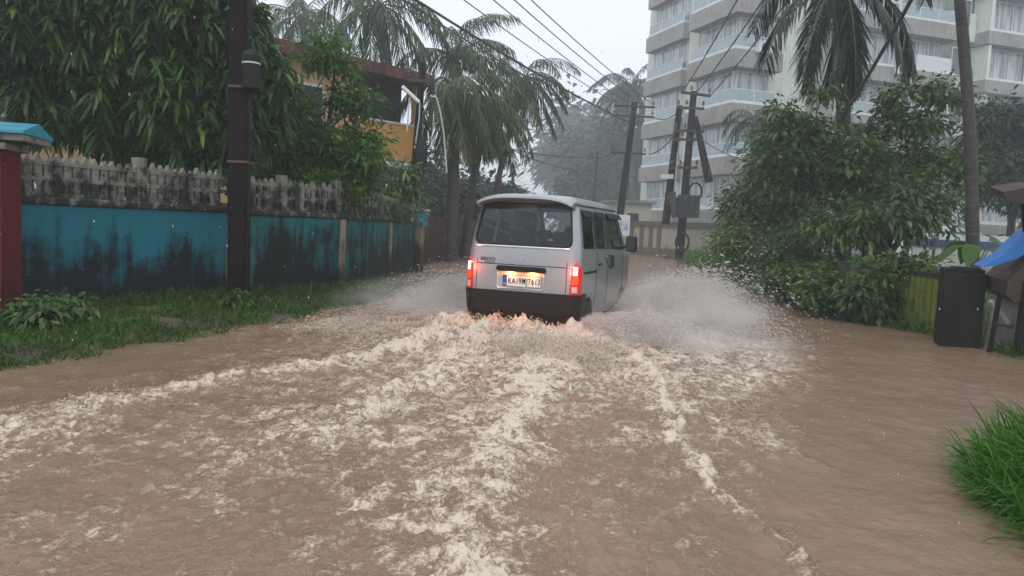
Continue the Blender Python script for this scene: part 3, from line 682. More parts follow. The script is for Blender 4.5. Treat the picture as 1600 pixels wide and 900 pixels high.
# ------------------------------------------------------------------ utility poles
polem = mat('wet_pole_concrete', (.014, .009, .008), .7, spec=.12, base2=(.006, .004, .004), var=.2, vscale=3, stretch=(1, 1, .2), bump=.5, bscale=14)
iron = mat('rusted_iron', (.035, .022, .018), .6)
porc = mat('insulator_brown', (.05, .03, .025), .25)
def crossarm(t, z, half, up=(1, 0), nins=4, tilt=0.0):
    ux, uy = up
    ca = MB().beam((-half * ux, -half * uy, z - tilt), (half * ux, half * uy, z + tilt), .08, .09).build('crossarm', iron, t)
    for i in range(nins):
        f = -1 + 2 * i / (nins - 1) if nins > 1 else 0
        f *= .93
        MB().lathe((f * half * ux, f * half * uy, z + .05 + tilt * f), [(.012, 0), (.012, .08), (.05, .09), (.035, .13), (.05, .15), (.02, .22)], 8).build('insulator', porc, ca)
def pole_body(t, h, r0_, r1_, lean=(0, 0), square=False):
    if square:
        mb = MB(); vs = []
        for z, r in ((-.4, r0_), (h, r1_)):
            k = (z / h); vs += [(lean[0] * k + sx * r, lean[1] * k + sy * r * .8, z) for sx, sy in ((-1, -1), (1, -1), (1, 1), (-1, 1))]
        mb.add(vs, [(3, 2, 1, 0), (4, 5, 6, 7), (0, 1, 5, 4), (1, 2, 6, 5), (2, 3, 7, 6), (3, 0, 4, 7)])
        return mb.build('shaft', polem, t, bevel=.02)
    return MB().tube([(lean[0] * k, lean[1] * k, -.4 + (h + .4) * k) for k in np.linspace(0, 1, 7)], [r0_ + (r1_ - r0_) * k for k in np.linspace(0, 1, 7)], 14).build('shaft', polem, t, smooth=True)
base = G(372, 470, .12); NP = Vector((base.x, 10.25, 0)); NP.x = P(373, 466, 10.25).x
topn = P(375, 0, 10.25); t = thing('utility_pole', 'thick near utility pole of dark wet concrete in front of the teal wall', 'utility pole', NP, 0)
pole_body(t, 8.3, .128, .11, ((topn.x - NP.x) / topn.z * 8.3, 0), True)
jb = P(394, 112, 10.15) - NP
bx_ = MB().lathe((jb.x + .0, jb.y - .04, jb.z - .25), [(.08, 0), (.115, .03), (.115, .36), (.125, .37), (.125, .44), (.10, .50), (.02, .52)], 16).build('junction_barrel', black_pl, t)
MB().lathe((jb.x + .0, jb.y - .04, jb.z + .085), [(.118, 0), (.119, .012), (.118, .02)], 16).build('barrel_band', white, bx_)
for z_ in (1.93, 2.9): MB().box(-.142, .142, -.125, .125, z_, z_ + .03).build('wire_band', mat('rust_band', (.12, .05, .04), .6), t)
MB().tube([(.142, -.10, .2), (.15, -.10, 2.2), (.145, -.12, 5.0), (jb.x - .02, -.12, jb.z - .25)], .012, 5).build('cable_conduit', black_pl, t)
for z_, hw_ in ((7.3, .7), (7.9, .7)): crossarm(t, z_, hw_, (.93, -.35), 3)

def far_pole(px, ytop, d, label, foot_px, r=.13, arms=((-.15, .9),), nins=3, name='utility_pole', group=None):
    top = P(px, ytop, d); ft = P(foot_px[0], foot_px[1], d)
    # lean measured between foot and top
    sl_ = (top.x - ft.x) / (top.z - ft.z); x0 = ft.x - sl_ * ft.z
    t = thing(name, label, 'utility pole', (x0, d, 0), 0, group)
    pole_body(t, top.z, r, r * .72, (sl_ * top.z, 0))
    for z_, hw_ in arms:
        hh = top.z + z_; ca = MB().beam((sl_ * hh - hw_, -.1, hh), (sl_ * hh + hw_, -.1, hh), .09, .09).build('crossarm', iron, t)
        for i in range(nins):
            f = (-1 + 2 * i / (nins - 1)) * .93
            MB().lathe((sl_ * hh + f * hw_, -.1, hh + .045), [(.012, 0), (.014, .09), (.055, .10), (.035, .15), (.055, .17), (.02, .26)], 8).build('insulator', porc, ca)
    return t, top, sl_
t, topA, sA = far_pole(661, 98, 21, 'slim utility pole with a street tube light and dangling cables beside the ochre house', (642, 330), .12, ((-.5, .35),), 2)
q = P(628, 135, 20.7) - Vector(t.location); q2 = P(655, 160, 20.8) - Vector(t.location)
lamp = MB().beam(q, q2, .16, .09).build('street_light', mat('tube_lamp', (.75, .78, .8), .3), t, bevel=.02)
MB().beam(q2, P(662, 172, 21) - Vector(t.location), .05, .05).build('lamp_arm', iron, t)
cab = MB(); wc = mat('white_cable', (.55, .56, .56), .5)
def pxt(pts, d, t): return [P(a, b, d) - Vector(t.location) for a, b in pts]
MB().tube(pxt([(672, 150), (682, 152), (688, 175), (693, 205), (696, 240), (698, 270)], 20.7, t), .02, 5).build('hanging_cable', wc, t)
MB().tube(pxt([(656, 160), (655, 185), (652, 205), (648, 232)], 20.7, t), .018, 5).build('hanging_cable', wc, t)
MB().tube(pxt([(640, 152), (638, 180), (636, 205)], 20.6, t), .02, 5).build('hanging_cable', wc, t)
MB().tube(pxt([(660, 190), (672, 205), (672, 225), (660, 240), (648, 225), (650, 200)], 20.7, t), .03, 5).build('cable_loop', black_pl, t)
MB().tube([(q2.x + .02, -.12, 2.3), (q2.x + .10, -.2, 2.6), (q2.x + .12, -.2, 3.1), (q2.x + .06, -.14, 3.5)], [.06, .15, .17, .05], 10).build('cable_bundle', black_pl, t)

tB, topB, sB = far_pole(992, 160, 40, 'tall utility pole with two crossarms standing right behind the van', (967, 345), .21, ((-.22, 1.05), (-.72, 1.05), (-2.6, .9)), 2)
tC, topC, sC = far_pole(934, 237, 68, 'thin faint utility pole far off in the rain', (928, 310), .16, ((-.25, .8),), 2)
tD, topD, sD = far_pole(803, 258, 60, 'short faint post in the rain above the van roof', (801, 300), .11, ((-.1, .12),), 2)
# double pole with the transformer
ft = P(1063, 404, 36); t = thing('transformer_pole', 'pair of leaning poles carrying a transformer in front of the apartment block', 'utility pole', (ft.x, 36, 0), 0)
def seg(a, b, d=36.0): return [P(*a, d) - Vector((ft.x, 36, 0)), P(*b, d) - Vector((ft.x, 36, 0))]
a, b = seg((1084, 143), (1061, 406)); MB().tube([b, a], [.21, .15], 12).build('shaft', polem, t)
a, b = seg((1062, 165), (1040, 350)); MB().tube([b, a], [.19, .14], 12).build('shaft', polem, t)
a, b = seg((1086, 182), (1108, 285), 35.8); MB().tube([b, a], [.20, .12], 10).build('brace', polem, t)
for (x0, y0, x1, y1) in ((1064, 144, 1110, 150), (1058, 168, 1100, 170), (1054, 204, 1100, 206), (1050, 218, 1096, 218), (1048, 262, 1090, 262), (1042, 318, 1078, 320)):
    a, b = seg((x0, y0), (x1, y1), 35.8); ca = MB().beam(a, b, .12, .11).build('crossarm', iron, t)
    for f in (.04, .35, .96):
        c = a.lerp(b, f); MB().lathe((c.x, c.y, c.z + .05), [(.015, 0), (.02, .12), (.07, .13), (.045, .19), (.07, .22), (.03, .3)], 8).build('insulator', porc, ca)
a, b = seg((1042, 276), (1052, 276), 35.7); MB().beam(a + Vector((-.3, 0, 0)), b, .12, .2).build('fuse_box', white, t)
trm = MB(); c = seg((1074, 305), (1074, 340), 35.3); trm.box(c[1].x - .45, c[1].x + .45, c[1].y - .3, c[1].y + .3, c[1].z, c[0].z)
for k in range(7): trm.box(c[1].x - .5 + .15 * k, c[1].x - .46 + .15 * k, c[1].y - .42, c[1].y + .42, c[1].z + .12, c[0].z - .1)
tr_ = trm.build('transformer', mat('transformer_grey', (.035, .038, .042), .5), t, bevel=.02)
MB().tube(seg((1050, 300), (1055, 340), 35.2), .16, 10).build('transformer_drum', mat('dark_drum', (.04, .05, .06), .5), t)
MB().beam(*seg((1058, 240), (1050, 330), 35.9), .35, .04).build('ladder_panel', mat('panel_grey', (.45, .5, .5), .5), t)
for (x0, y0, d_) in ((1086, 300, 36), (1066, 378, 36)): 
    c = P(x0, y0, 35.7) - Vector((ft.x, 36, 0)); MB().tube([(c.x + .3 * math.cos(k), c.y, c.z + .42 * math.sin(k)) for k in np.linspace(0, 6.28, 18)], .05, 6, cap=False).build('cable_loop', black_pl, t)
a, b = seg((1096, 200), (1104, 200), 35.6)
for xx in (1112, 1118): 
    pass
DP = [P(1066, 144, 35.8), P(1087, 146, 35.8), P(1110, 149, 35.8)]

# ------------------------------------------------------------------ overhead wires
wirem = mat('wire_aluminium', (.05, .05, .055), .5)
def wire(a, b, sag, r, label, group, n=26, name='overhead_wire'):
    a = Vector(a); b = Vector(b); pts = []
    for i in range(n + 1):
        k = i / n; p = a.lerp(b, k); p.z -= sag * 4 * k * (1 - k); pts.append(p)
    o = MB().tube(pts, r, 5).build(name, wirem, None, smooth=True)
    return tag(o, label, 'wire', group)
def pxwire(p_far, px_top, ztop, r, label, group, sag=.25):
    """from a far pole through the spot where it leaves the top of the frame, on to the near pole line"""
    d = (ztop - CAMZ) / ((ray(px_top, 0)).z / ray(px_top, 0).y); q = P(px_top, 0, d); dirv = (q - p_far)
    e = q + dirv * .55; e.z = max(e.z, q.z + .05)
    wire(p_far, e, sag, r, label, group, name='overhead_wire')
g = 'wires strung from the near pole to the tall pole behind the van'
Lw = ['lowest thin wire running from the upper left to the tall pole', 'thin wire just above the thick cable, running to the tall pole behind the van', 'middle thin wire running down to the tall pole behind the van',
      'second highest thin wire running down to the tall pole behind the van', 'topmost thin wire, farthest right across the open sky']
for i, (px, dx, dz) in enumerate(((655, -.5, -1.6), (735, -.95, -.1), (780, -.3, -.1), (812, .35, -.1), (838, .95, -.1))):
    pf = topB + Vector((dx, -.1, dz)); pxwire(pf, px, 7.5 if i else 6.5, .017, Lw[i], g)
pxwire(topB + Vector((-.1, -.2, -1.1)), 683, 6.9, .036, 'thick black bundled cable running from the upper left to the tall pole', g, .35)
g2 = 'wires from the transformer poles overhead to the right'
for i, (px, lab_) in enumerate(((1147, 'left wire slanting up from the transformer poles across the apartment balconies'), (1186, 'middle wire slanting up from the transformer poles across the apartment balconies'), (1225, 'right wire slanting up from the transformer poles across the pale wall'))):
    pxwire(DP[i], px, 8.4, .026, lab_, g2, .2)
wire(topB + Vector((1, 0, -.7)), DP[0] + Vector((0, 0, -.8)), .25, .03, 'short wire between the tall pole and the transformer poles', 'short low wires')
wire(topB + Vector((.9, 0, -2.6)), P(1058, 206, 35.8), .2, .03, 'lower short wire between the tall pole and the transformer poles', 'short low wires')
wire(topC + Vector((0, 0, -.3)), topB + Vector((0, 0, -1.0)), .6, .03, 'faint wire between the far thin pole and the tall pole', 'short low wires')
wire(P(800, 234, 30), P(960, 258, 46), .5, .022, 'low faint wire crossing the gap above the van roof', 'short low wires')
wire(P(735, 215, 27), P(968, 240, 40), .4, .022, 'faint wire from the palms to the tall pole above the van', 'short low wires')
wire(P(1312, 190, 13.6), P(1440, -30, 11.0), .05, .03, 'thick black stay cable climbing to the upper right in front of the apartment block', None)
wire(P(1092, 215, 35.8), P(1250, 262, 30), .4, .022, 'thin wire from the transformer poles into the bushes on the right', 'short low wires')

# ------------------------------------------------------------------ apartment block
C0 = P(1147, 100, 45); AZ = math.atan2(.31, .95)
B = thing('apartment_building', 'tall cream and taupe apartment block with balconies, behind the trees on the right', 'building', (C0.x, C0.y, 0), AZ)
cream = wallmat('cream_plaster', (.78, .83, .74), (.40, .43, .40), -6, 26, .4, vs_=.35)
taupe = wallmat('taupe_band', (.40, .375, .36), (.22, .20, .19), -6, 26, .6, vs_=.5)
taupe_d = mat('taupe_dark', (.13, .115, .105), .7)
frame_w = mat('window_frame', (.66, .68, .68), .4)
pane_m = mat('pane_glass', (.23, .27, .30), .10, base2=(.50, .53, .54), var=.05, vscale=2.6, stretch=(1, 1, .12), spec=.7)
pane_d = mat('pane_dark', (.07, .09, .11), .08, spec=.8)
rail_g = mat('railing_glass', (.30, .38, .42), .08, spec=.8)
Z0 = 2.75; SH = 3.07; NF = 7
MB().box(1.2, 32, 1.3, 13, 0, 25).build('main_wall', cream, B)
MB().box(.9, 2.35, 5.35, 6.75, 0, 24.9).build('pillar', mat('pillar_cream', (.58, .60, .52), .6), B)
MB().box(6.1, 7.5, .55, 1.295, 0, 24.8).build('stair_column', taupe, B)
for k in range(22):
    pass
lv = MB()
for k in range(60): lv.box(7.505, 7.9, 1.0, 1.29, 4 + k * .33, 4.12 + k * .33)
lv.build('louvres', mat('louvre_grey', (.5, .52, .52), .5), B)
def window(u0, u1, z0, z1, v, nu=3, face='v', pm=None, dark=()):
    """glazed opening with frame bars; face v: facing -v ; face u: facing -u (then u0,u1 are v extents and v is u)"""
    fr = MB(); t_ = .07
    def bx2(a0, a1, c0, c1, d0, d1, m_):
        if face == 'v': m_.box(a0, a1, v - d1, v - d0, c0, c1)
        else: m_.box(v - d1, v - d0, a0, a1, c0, c1)
    bx2(u0, u1, z0, z0 + t_, 0, .09, fr); bx2(u0, u1, z1 - t_, z1, 0, .09, fr)
    for i in range(nu + 1):
        x = u0 + (u1 - u0) * i / nu; bx2(max(u0, x - t_ / 2), min(u1, x + t_ / 2) if i else x + t_, z0 + t_, z1 - t_, 0, .088, fr)
    o = fr.build('window', frame_w, B); pn = MB(); bx2(u0 + .02, u1 - .02, z0 + .02, z1 - .02, 0.002, .03, pn); pn.build('pane', pm or pane_m, o)
def railing(pts, z):
    rl = MB(); gl = MB()
    for a, b in zip(pts[:-1], pts[1:]):
        rl.beam((*a, z + .62), (*b, z + .62), .05, .05); L_ = (Vector(b) - Vector(a)).length; k = max(1, int(L_ / 1.3))
        for i in range(k + 1):
            c = Vector(a).lerp(Vector(b), i / k); rl.box(c.x - .025, c.x + .025, c.y - .025, c.y + .025, z, z + .62)
        gl.beam((*a, z + .31), (*b, z + .31), .015, .52)
    o = rl.build('railing', frame_w, B); gl.build('railing_glass', rail_g, o)
for f in range(NF):
    z = Z0 + SH * f; bt = z - 1.02       # band from bt to z
    # corner bay
    MB().box(0, 3.3, 0, 5.3, bt, z).build('balcony_band', taupe, B); MB().box(.08, 3.2, .08, 5.2, z + .002, z + .20).build('balcony_kerb', frame_w, B)
    if f: railing([(3.0, .15), (.15, .15), (.15, 5.1)], z + .2)
    window(.75, 3.0, z + .2, z + SH - 1.04, .9, 3); window(.98, 5.1, z + .2, z + SH - 1.04, .75, 3, 'u')
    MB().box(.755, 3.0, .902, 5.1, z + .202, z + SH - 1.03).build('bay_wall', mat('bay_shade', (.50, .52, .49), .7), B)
    # recess beside the pillar and the far bay
    MB().box(1.0, 1.2, 6.75, 6.9, z, z + 2).build('recess_jamb', cream, B)
    MB().box(.45, 4, 6.8, 12.0, bt, z).build('balcony_band', taupe, B); MB().box(.52, 4, 6.9, 11.9, z + .002, z + .18).build('balcony_kerb', frame_w, B)
    railing([(.6, 7.0), (.6, 11.8)], z + .18)
    window(7.0, 11.6, z + .18, z + SH - 1.04, 1.05, 4, 'u'); window(1.1, 2.4, z + .18, z + SH - 1.04, 6.98, 2)
    # dark recess between pillar and corner bay
    MB().box(1.05, 1.195, 2.0, 5.3, z + .21, z + SH - 1.05).build('recess', taupe_d, B) if False else None
    # right wing
    MB().box(8.3, 16.0, -.35, 1.29, bt + .1, z).build('balcony_band', taupe, B); MB().box(8.38, 15.9, -.28, 1.2, z + .002, z + .16).build('balcony_kerb', frame_w, B)
    window(8.6, 12.6, z + .16, z + SH - .94, .75, 4, pm=pane_m); window(12.7, 15.6, z + .16, z + SH - .94, .75, 3, pm=pane_m)
    railing([(8.45, -.2), (15.8, -.2)], z + .16) if f % 2 == 0 else MB().box(12.9, 15.6, -.25, -.12, z + .165, z + 1.0).build('balcony_screen', mat('screen_white', (.66, .68, .70), .4), B)
    MB().box(16.0, 18.2, .5, 1.29, bt + .4, z + SH - 1.9).build('side_panel', cream, B)
    window(16.3, 17.6, z + .2, z + SH - 1.1, .49, 1, pm=pane_d)
    MB().box(18.2, 31, -.55, 1.28, bt + .15, z - .05).build('balcony_band', taupe, B); MB().box(18.28, 30.9, -.48, 1.2, z - .048, z + .12).build('balcony_kerb', frame_w, B)
    window(18.6, 22.2, z + .12, z + SH - .9, .35, 3); window(22.4, 26.4, z + .12, z + SH - .9, .35, 4); window(26.6, 30.6, z + .12, z + SH - .9, .35, 4)
    MB().box(18.35, 18.6, -.45, .9, z + .122, z + SH - .9).build('pier', cream, B)
# ground level pieces
MB().box(-.3, 12, 5.0, 5.4, 0, 1.5).build('plinth_wall', taupe, B)
# air conditioners
def air_conditioner(loc, label, fans=2):
    t = thing('air_conditioner', label, 'air conditioner', loc, AZ, 'air conditioners on the apartment block')
    h = .55 * fans + .12
    MB().box(-.45, .45, -.32, 0, 0, h).build('casing', mat('ac_white', (.62, .64, .64), .5), t, bevel=.02)
    for i in range(fans):
        g_ = MB(); g_.tube([(0, -.321, .33 + .55 * i), (0, -.335, .33 + .55 * i)], .23, 24); g_.build('fan_grille', mat('fan_dark', (.05, .055, .06), .5), t)
        MB().tube([(.12 * math.cos(k), -.34, .33 + .55 * i + .12 * math.sin(k)) for k in np.linspace(0, 6.28, 20)], .015, 5, cap=False).build('fan_ring', mat('ac_white'), t)
def BL(u, v, z): 
    q = Matrix.Rotation(AZ, 3, 'Z') @ Vector((u, v, 0)); return Vector((C0.x + q.x, C0.y + q.y, z))
def BU(px, py, v):
    """world point on the facade plane v seen at a pixel"""
    r_ = ray(px, py); nv = Matrix.Rotation(AZ, 3, 'Z') @ Vector((0, 1, 0)); o = BL(0, v, 0); t_ = (o - Vector((0, 0, CAMZ))).dot(nv) / r_.dot(nv); return Vector((0, 0, CAMZ)) + r_ * t_
q = BU(1405, 118, -.30); air_conditioner(q, 'white twin fan air conditioner on the apartment balcony right of the palm trunk', 2)
q = BU(1393, 22, -.30); air_conditioner(q, 'white air conditioner high on the balcony at the top of the picture', 2)
q = BU(1190, 84, -.02); air_conditioner(q, 'small grey air conditioner at the end of the corner balcony', 1)

# compound wall of the apartments (cream panels and brown posts), white navy banded wall further right
a = P(985, 395, 42); b = P(1135, 398, 36.5); a = Vector((a.x, a.y, 0)); b = Vector((b.x, b.y, 0)); d = b - a; L = d.length
t = thing('compound_wall', 'cream panelled compound wall with brown posts at the bend of the road', 'wall', a, math.atan2(d.y, d.x))
MB().box(0, L, -.1, .1, -.2, 1.55).build('wall_face', wallmat('cream_compound', (.50, .48, .40), (.16, .12, .09), -.2, 1.0, .7), t)
MB().box(-.05, L + .05, -.2, .2, 1.55, 1.80).build('coping', taupe_d, t)
MB().box(0, L, -.13, .13, -.2, .42).build('plinth', mat('brown_plinth', (.20, .12, .075), .7), t)
for x in (.0, .8, 1.5, 2.1): MB().box(x, x + .25, -.17, .17, -.2, 1.549).build('post', mat('post_brown', (.17, .12, .085), .7), t)
p = P(975, 340, 46); t = thing('gatehouse', 'small beige gatehouse with a flat roof behind the compound wall', 'building', (p.x, p.y, 0), R(10))
MB().box(-.4, 1.7, 0, 3, 0, 2.9).build('wall', mat('beige_wall', (.40, .37, .31), .7), t); MB().box(-.6, 1.9, -.2, 3.2, 2.9, 3.05).build('roof', concrete, t)
MB().box(.2, .9, -.03, .03, 1.3, 2.3).build('window', darkopen, t)
p = P(968, 356, 31); t = thing('signboard', 'small white and blue signboard on a post just right of the van window', 'sign', (p.x, p.y, 0), R(-5))
MB().box(-.05, .05, -.03, .03, -.2, 1.3).build('post', iron, t); MB().box(-.40, .40, -.04, .0, 1.05, 1.88).build('board', mat('board_white', (.62, .66, .72), .4), t, bevel=.01)
MB().box(-.34, .34, -.046, -.041, 1.25, 1.62).build('board_panel', mat('board_blue', (.25, .33, .5), .4, base2=(.6, .64, .7), var=.05, vscale=9), t)
a = P(1425, 400, 24); b = P(1760, 400, 22.5); a = Vector((a.x, a.y, 0)); b = Vector((b.x, b.y, 0)); d = b - a; L = d.length
t = thing('painted_wall', 'pale wall with a navy band behind the right hand palm trunk', 'wall', a, math.atan2(d.y, d.x))
MB().box(0, L, -.1, .1, -.2, 1.18).build('wall_face', wallmat('pale_wall', (.48, .50, .45), (.16, .18, .14), -.2, 1.2, .6), t); MB().box(0, L, -.13, .13, 1.18, 1.42).build('navy_band', mat('navy', (.02, .05, .14), .5), t)
MB().box(0, L, -.11, .11, 1.42, 1.60).build('wall_top', mat('white_trim'), t)
# parked car behind that wall
p = P(1488, 360, 27.5); t = thing('parked_car', 'white car parked behind the navy banded wall, only its roof and dark windows showing', 'car', (p.x, p.y, 0), R(-8))
def shell(prof, y0, y1, ins):
    mb = MB(); n = len(prof); vs = [(x, y0 + ins[i], z) for i, (x, z) in enumerate(prof)] + [(x, y1 - ins[i], z) for i, (x, z) in enumerate(prof)]
    return mb.add(vs, [tuple(range(n)), tuple(range(n, 2 * n))[::-1]] + [(i, (i + 1) % n, n + (i + 1) % n, n + i) for i in range(n)])
pr = [(-2.1, .35), (2.1, .35), (2.15, .8), (1.7, 1.05), (1.15, 1.15), (.65, 1.78), (-.3, 1.92), (-1.5, 1.84), (-2.0, 1.2), (-2.15, .8)]
shell(pr, -.85, .85, [0, 0, 0, 0, .02, .16, .18, .16, .02, 0]).build('body', mat('car_white', (.6, .62, .63), .3, coat=.5), t, bevel=.06)
shell([(1.0, 1.2), (.62, 1.66), (-.3, 1.76), (-1.4, 1.70), (-1.8, 1.2)], -.86, .86, [0, .12, .14, .12, 0]).build('windows', mat('pane_dark'), t)
for x in (-1.35, 1.35):
    for y in (-.8, .8): MB().lathe((x, y, .32), [(.18, -.1), (.31, -.1), (.32, 0), (.31, .1), (.18, .1)], 20, Matrix.Rotation(R(90), 3, 'X')).build('wheel', rubber, t)

# ------------------------------------------------------------------ right bank: mossy fence, dark post, stall
moss = wallmat('mossy_concrete', (.16, .20, .035), (.025, .035, .012), -.6, .9, .9, vs_=4)
gp = [G(1300, 498), G(1395, 508), G(1482, 532)]
for i, (a, b) in enumerate(zip(gp[:-1], gp[1:])):
    a = Vector((a.x + .12, a.y, 0)); b = Vector((b.x + .12, b.y, 0)); d = b - a; L = d.length
    t = thing('mossy_fence', ['low mossy fence panel smothered by the hedge', 'yellow green mossy fence panel just left of the black post'][i], 'fence', a, math.atan2(d.y, d.x), 'mossy fence panels of the right bank')
    MB().box(0, L, -.05, .05, -.3, .80).build('panel', moss, t); MB().box(0, L, -.07, .07, .80, .87).build('rail', concrete, t)
    sl2 = MB(); k = 0
    while k * .17 + .1 < L: sl2.box(k * .17 + .04, k * .17 + .10, -.085, -.052, -.25, .78); k += 1
    sl2.build('slats', moss, t)
    MB().box(-.07, .07, -.1, .08, -.3, .93).build('post', mat('dark_post', (.02, .025, .015), .8), t)
c = G(1508, 543); t = thing('gate_post', 'broad black gate post standing in the flood on the right', 'post', (c.x, c.y + .22, 0), R(-20))
bpm = wallmat('black_mould', (.007, .006, .006), (.004, .004, .004), -1, 2, .7, vs_=5)
MB().box(-.22, .22, -.22, .22, -.3, .99).build('post_shaft', bpm, t, bevel=.02); MB().box(-.12, .17, -.2, .1, .991, 1.012).build('moss_top', mat('moss_green', (.03, .06, .01), .9, base2=(.01, .012, .008), var=.1, vscale=12), t)
MB().box(-.235, .235, -.25, -.221, -.3, .93).build('post_face', wallmat('black_mould_face', (.018, .013, .011), (.004, .004, .004), -1, 2, .6, vs_=7), t, bevel=.01)
# stall
c = P(1600, 560, 8.6); t = thing('roadside_stall', 'makeshift stall with a blue tarpaulin edge and brown roof at the right edge', 'stall', (c.x, c.y, 0), R(-8))
o_ = Vector(t.location)
def lo(px, py, d): return Matrix.Rotation(R(8), 3, 'Z') @ (P(px, py, d) - o_)
wb = [lo(1556, 448, 9.5), lo(1600, 420, 9.5), lo(1680, 400, 9.5), lo(1680, 620, 9.5), lo(1583, 566, 9.5), lo(1536, 552, 9.5)]
MB().prism(wb, (0, .05, 0)).build('side_board', wallmat('stall_board', (.40, .38, .33), (.10, .08, .06), -.2, .6, .7), t)
MB().tube([lo(1585, 590, 9.1), lo(1605, 440, 9.1)], .055, 8).build('stall_post', bpm, t)
MB().prism([lo(1535, 417, 9.2), lo(1552, 416, 9.2), lo(1590, 404, 9.2), lo(1640, 372, 9.2), lo(1640, 345, 9.2), lo(1600, 367, 9.2), lo(1565, 400, 9.2)], (0, .25, .02)).build('tarpaulin', mat('blue_tarp', (.02, .16, .50), .35, bump=.5, bscale=9), t)
MB().prism([lo(1575, 440, 9.1), lo(1640, 380, 9.1), lo(1700, 380, 9.1), lo(1700, 480, 9.1), lo(1585, 472, 9.1), lo(1572, 462, 9.1)], (0, .6, .05)).build('brown_sheet', mat('brown_sheet', (.045, .025, .02), .6, bump=.6, bscale=10), t)
MB().prism([lo(1568, 300, 8.9), lo(1600, 294, 8.9), lo(1700, 290, 8.9), lo(1700, 330, 8.9), lo(1595, 318, 8.9), lo(1572, 312, 8.9)], (0, .35, .08)).build('roof', mat('roof_dark', (.06, .035, .03), .7, base2=(.03, .02, .02), var=.2, vscale=6), t)
MB().tube([lo(1548, 470, 9.3), lo(1575, 505, 9.3)], .03, 6).build('prop', mat('wet_wood', (.35, .33, .3), .6), t)
MB().tube([lo(1562, 462, 9.25), lo(1545, 556, 9.25)], .03, 8).build('front_post', bpm, t); MB().tube([lo(1602, 318, 9.3), lo(1622, 600, 9.3)], .05, 8).build('roof_post', bpm, t)
MB().tube([lo(1555, 506, 9.2), lo(1583, 511, 9.2)], .022, 6).build('latch', iron, t)
# ------------------------------------------------------------------ vegetation
bark = mat('wet_bark', (.035, .028, .022), .6, base2=(.015, .012, .010), var=.2, vscale=5, stretch=(1, 1, .3), bump=.7, bscale=14)
palmbark = mat('palm_bark', (.060, .048, .040), .6, base2=(.022, .018, .016), var=.18, vscale=6, stretch=(.4, .4, 3), bump=.9, bscale=9)
L_mango = leafmat('dark_hanging_leaf', (.016, .050, .009), (.055, .135, .020), (.15, .28, .04), .4, .35)
L_young = leafmat('young_hanging_leaf', (.045, .13, .018), (.11, .25, .035), (.16, .30, .05), .35, .4)
L_light = leafmat('fresh_leaf', (.030, .10, .012), (.095, .23, .028), (.20, .36, .05), .4, .45)
L_dark = leafmat('bush_leaf', (.030, .072, .016), (.11, .19, .046), (.24, .32, .13), .4, .35)
L_olive = leafmat('olive_leaf', (.040, .078, .020), (.095, .150, .042), (.20, .26, .11), .4, .3)
L_far = leafmat('far_leaf', (.014, .035, .018), (.04, .075, .035), None, .5, .3)
L_palm = leafmat('palm_leaflet', (.022, .052, .020), (.060, .105, .034), (.15, .15, .05), .35, .25)
L_palmdark = leafmat('palm_leaflet_dark', (.010, .016, .012), (.030, .040, .026), (.05, .055, .03), .35, .2)
L_palmyel = leafmat('palm_leaflet_yellowing', (.035, .055, .016), (.095, .115, .030), (.22, .19, .05), .35, .3)
L_dead = leafmat('old_frond', (.06, .055, .02), (.13, .115, .035), (.16, .10, .03), .5, .25)
L_grass = leafmat('grass_blade', (.020, .065, .005), (.060, .15, .014), (.14, .21, .03), .45, .35)
L_grass2 = leafmat('grass_blade_bright', (.024, .095, .006), (.075, .23, .014), (.16, .32, .03), .42, .4)
def rot_dirs(n, el_mean=0.0, el_sd=.5):
    a = rng.uniform(0, 2 * np.pi, n); e = rng.normal(el_mean, el_sd, n)
    return np.stack([np.cos(a) * np.cos(e), np.sin(a) * np.cos(e), np.sin(e)], 1)
def blob_points(blobs, n, shell=.55):
    """points inside ellipsoids, leaning to the outside; blobs (centre, radii)"""
    vol = np.array([r[0] * r[1] * r[2] for c, r in blobs]) ** .8; vol = vol / vol.sum(); out = []
    idx = rng.choice(len(blobs), n, p=vol)
    c = np.array([blobs[i][0] for i in idx]); r = np.array([blobs[i][1] for i in idx])
    d = nrm(rng.normal(size=(n, 3))); rad = (shell + (1 - shell) * rng.random(n)) * (.8 + .35 * rng.random(n))
    return c + d * r * rad[:, None], idx
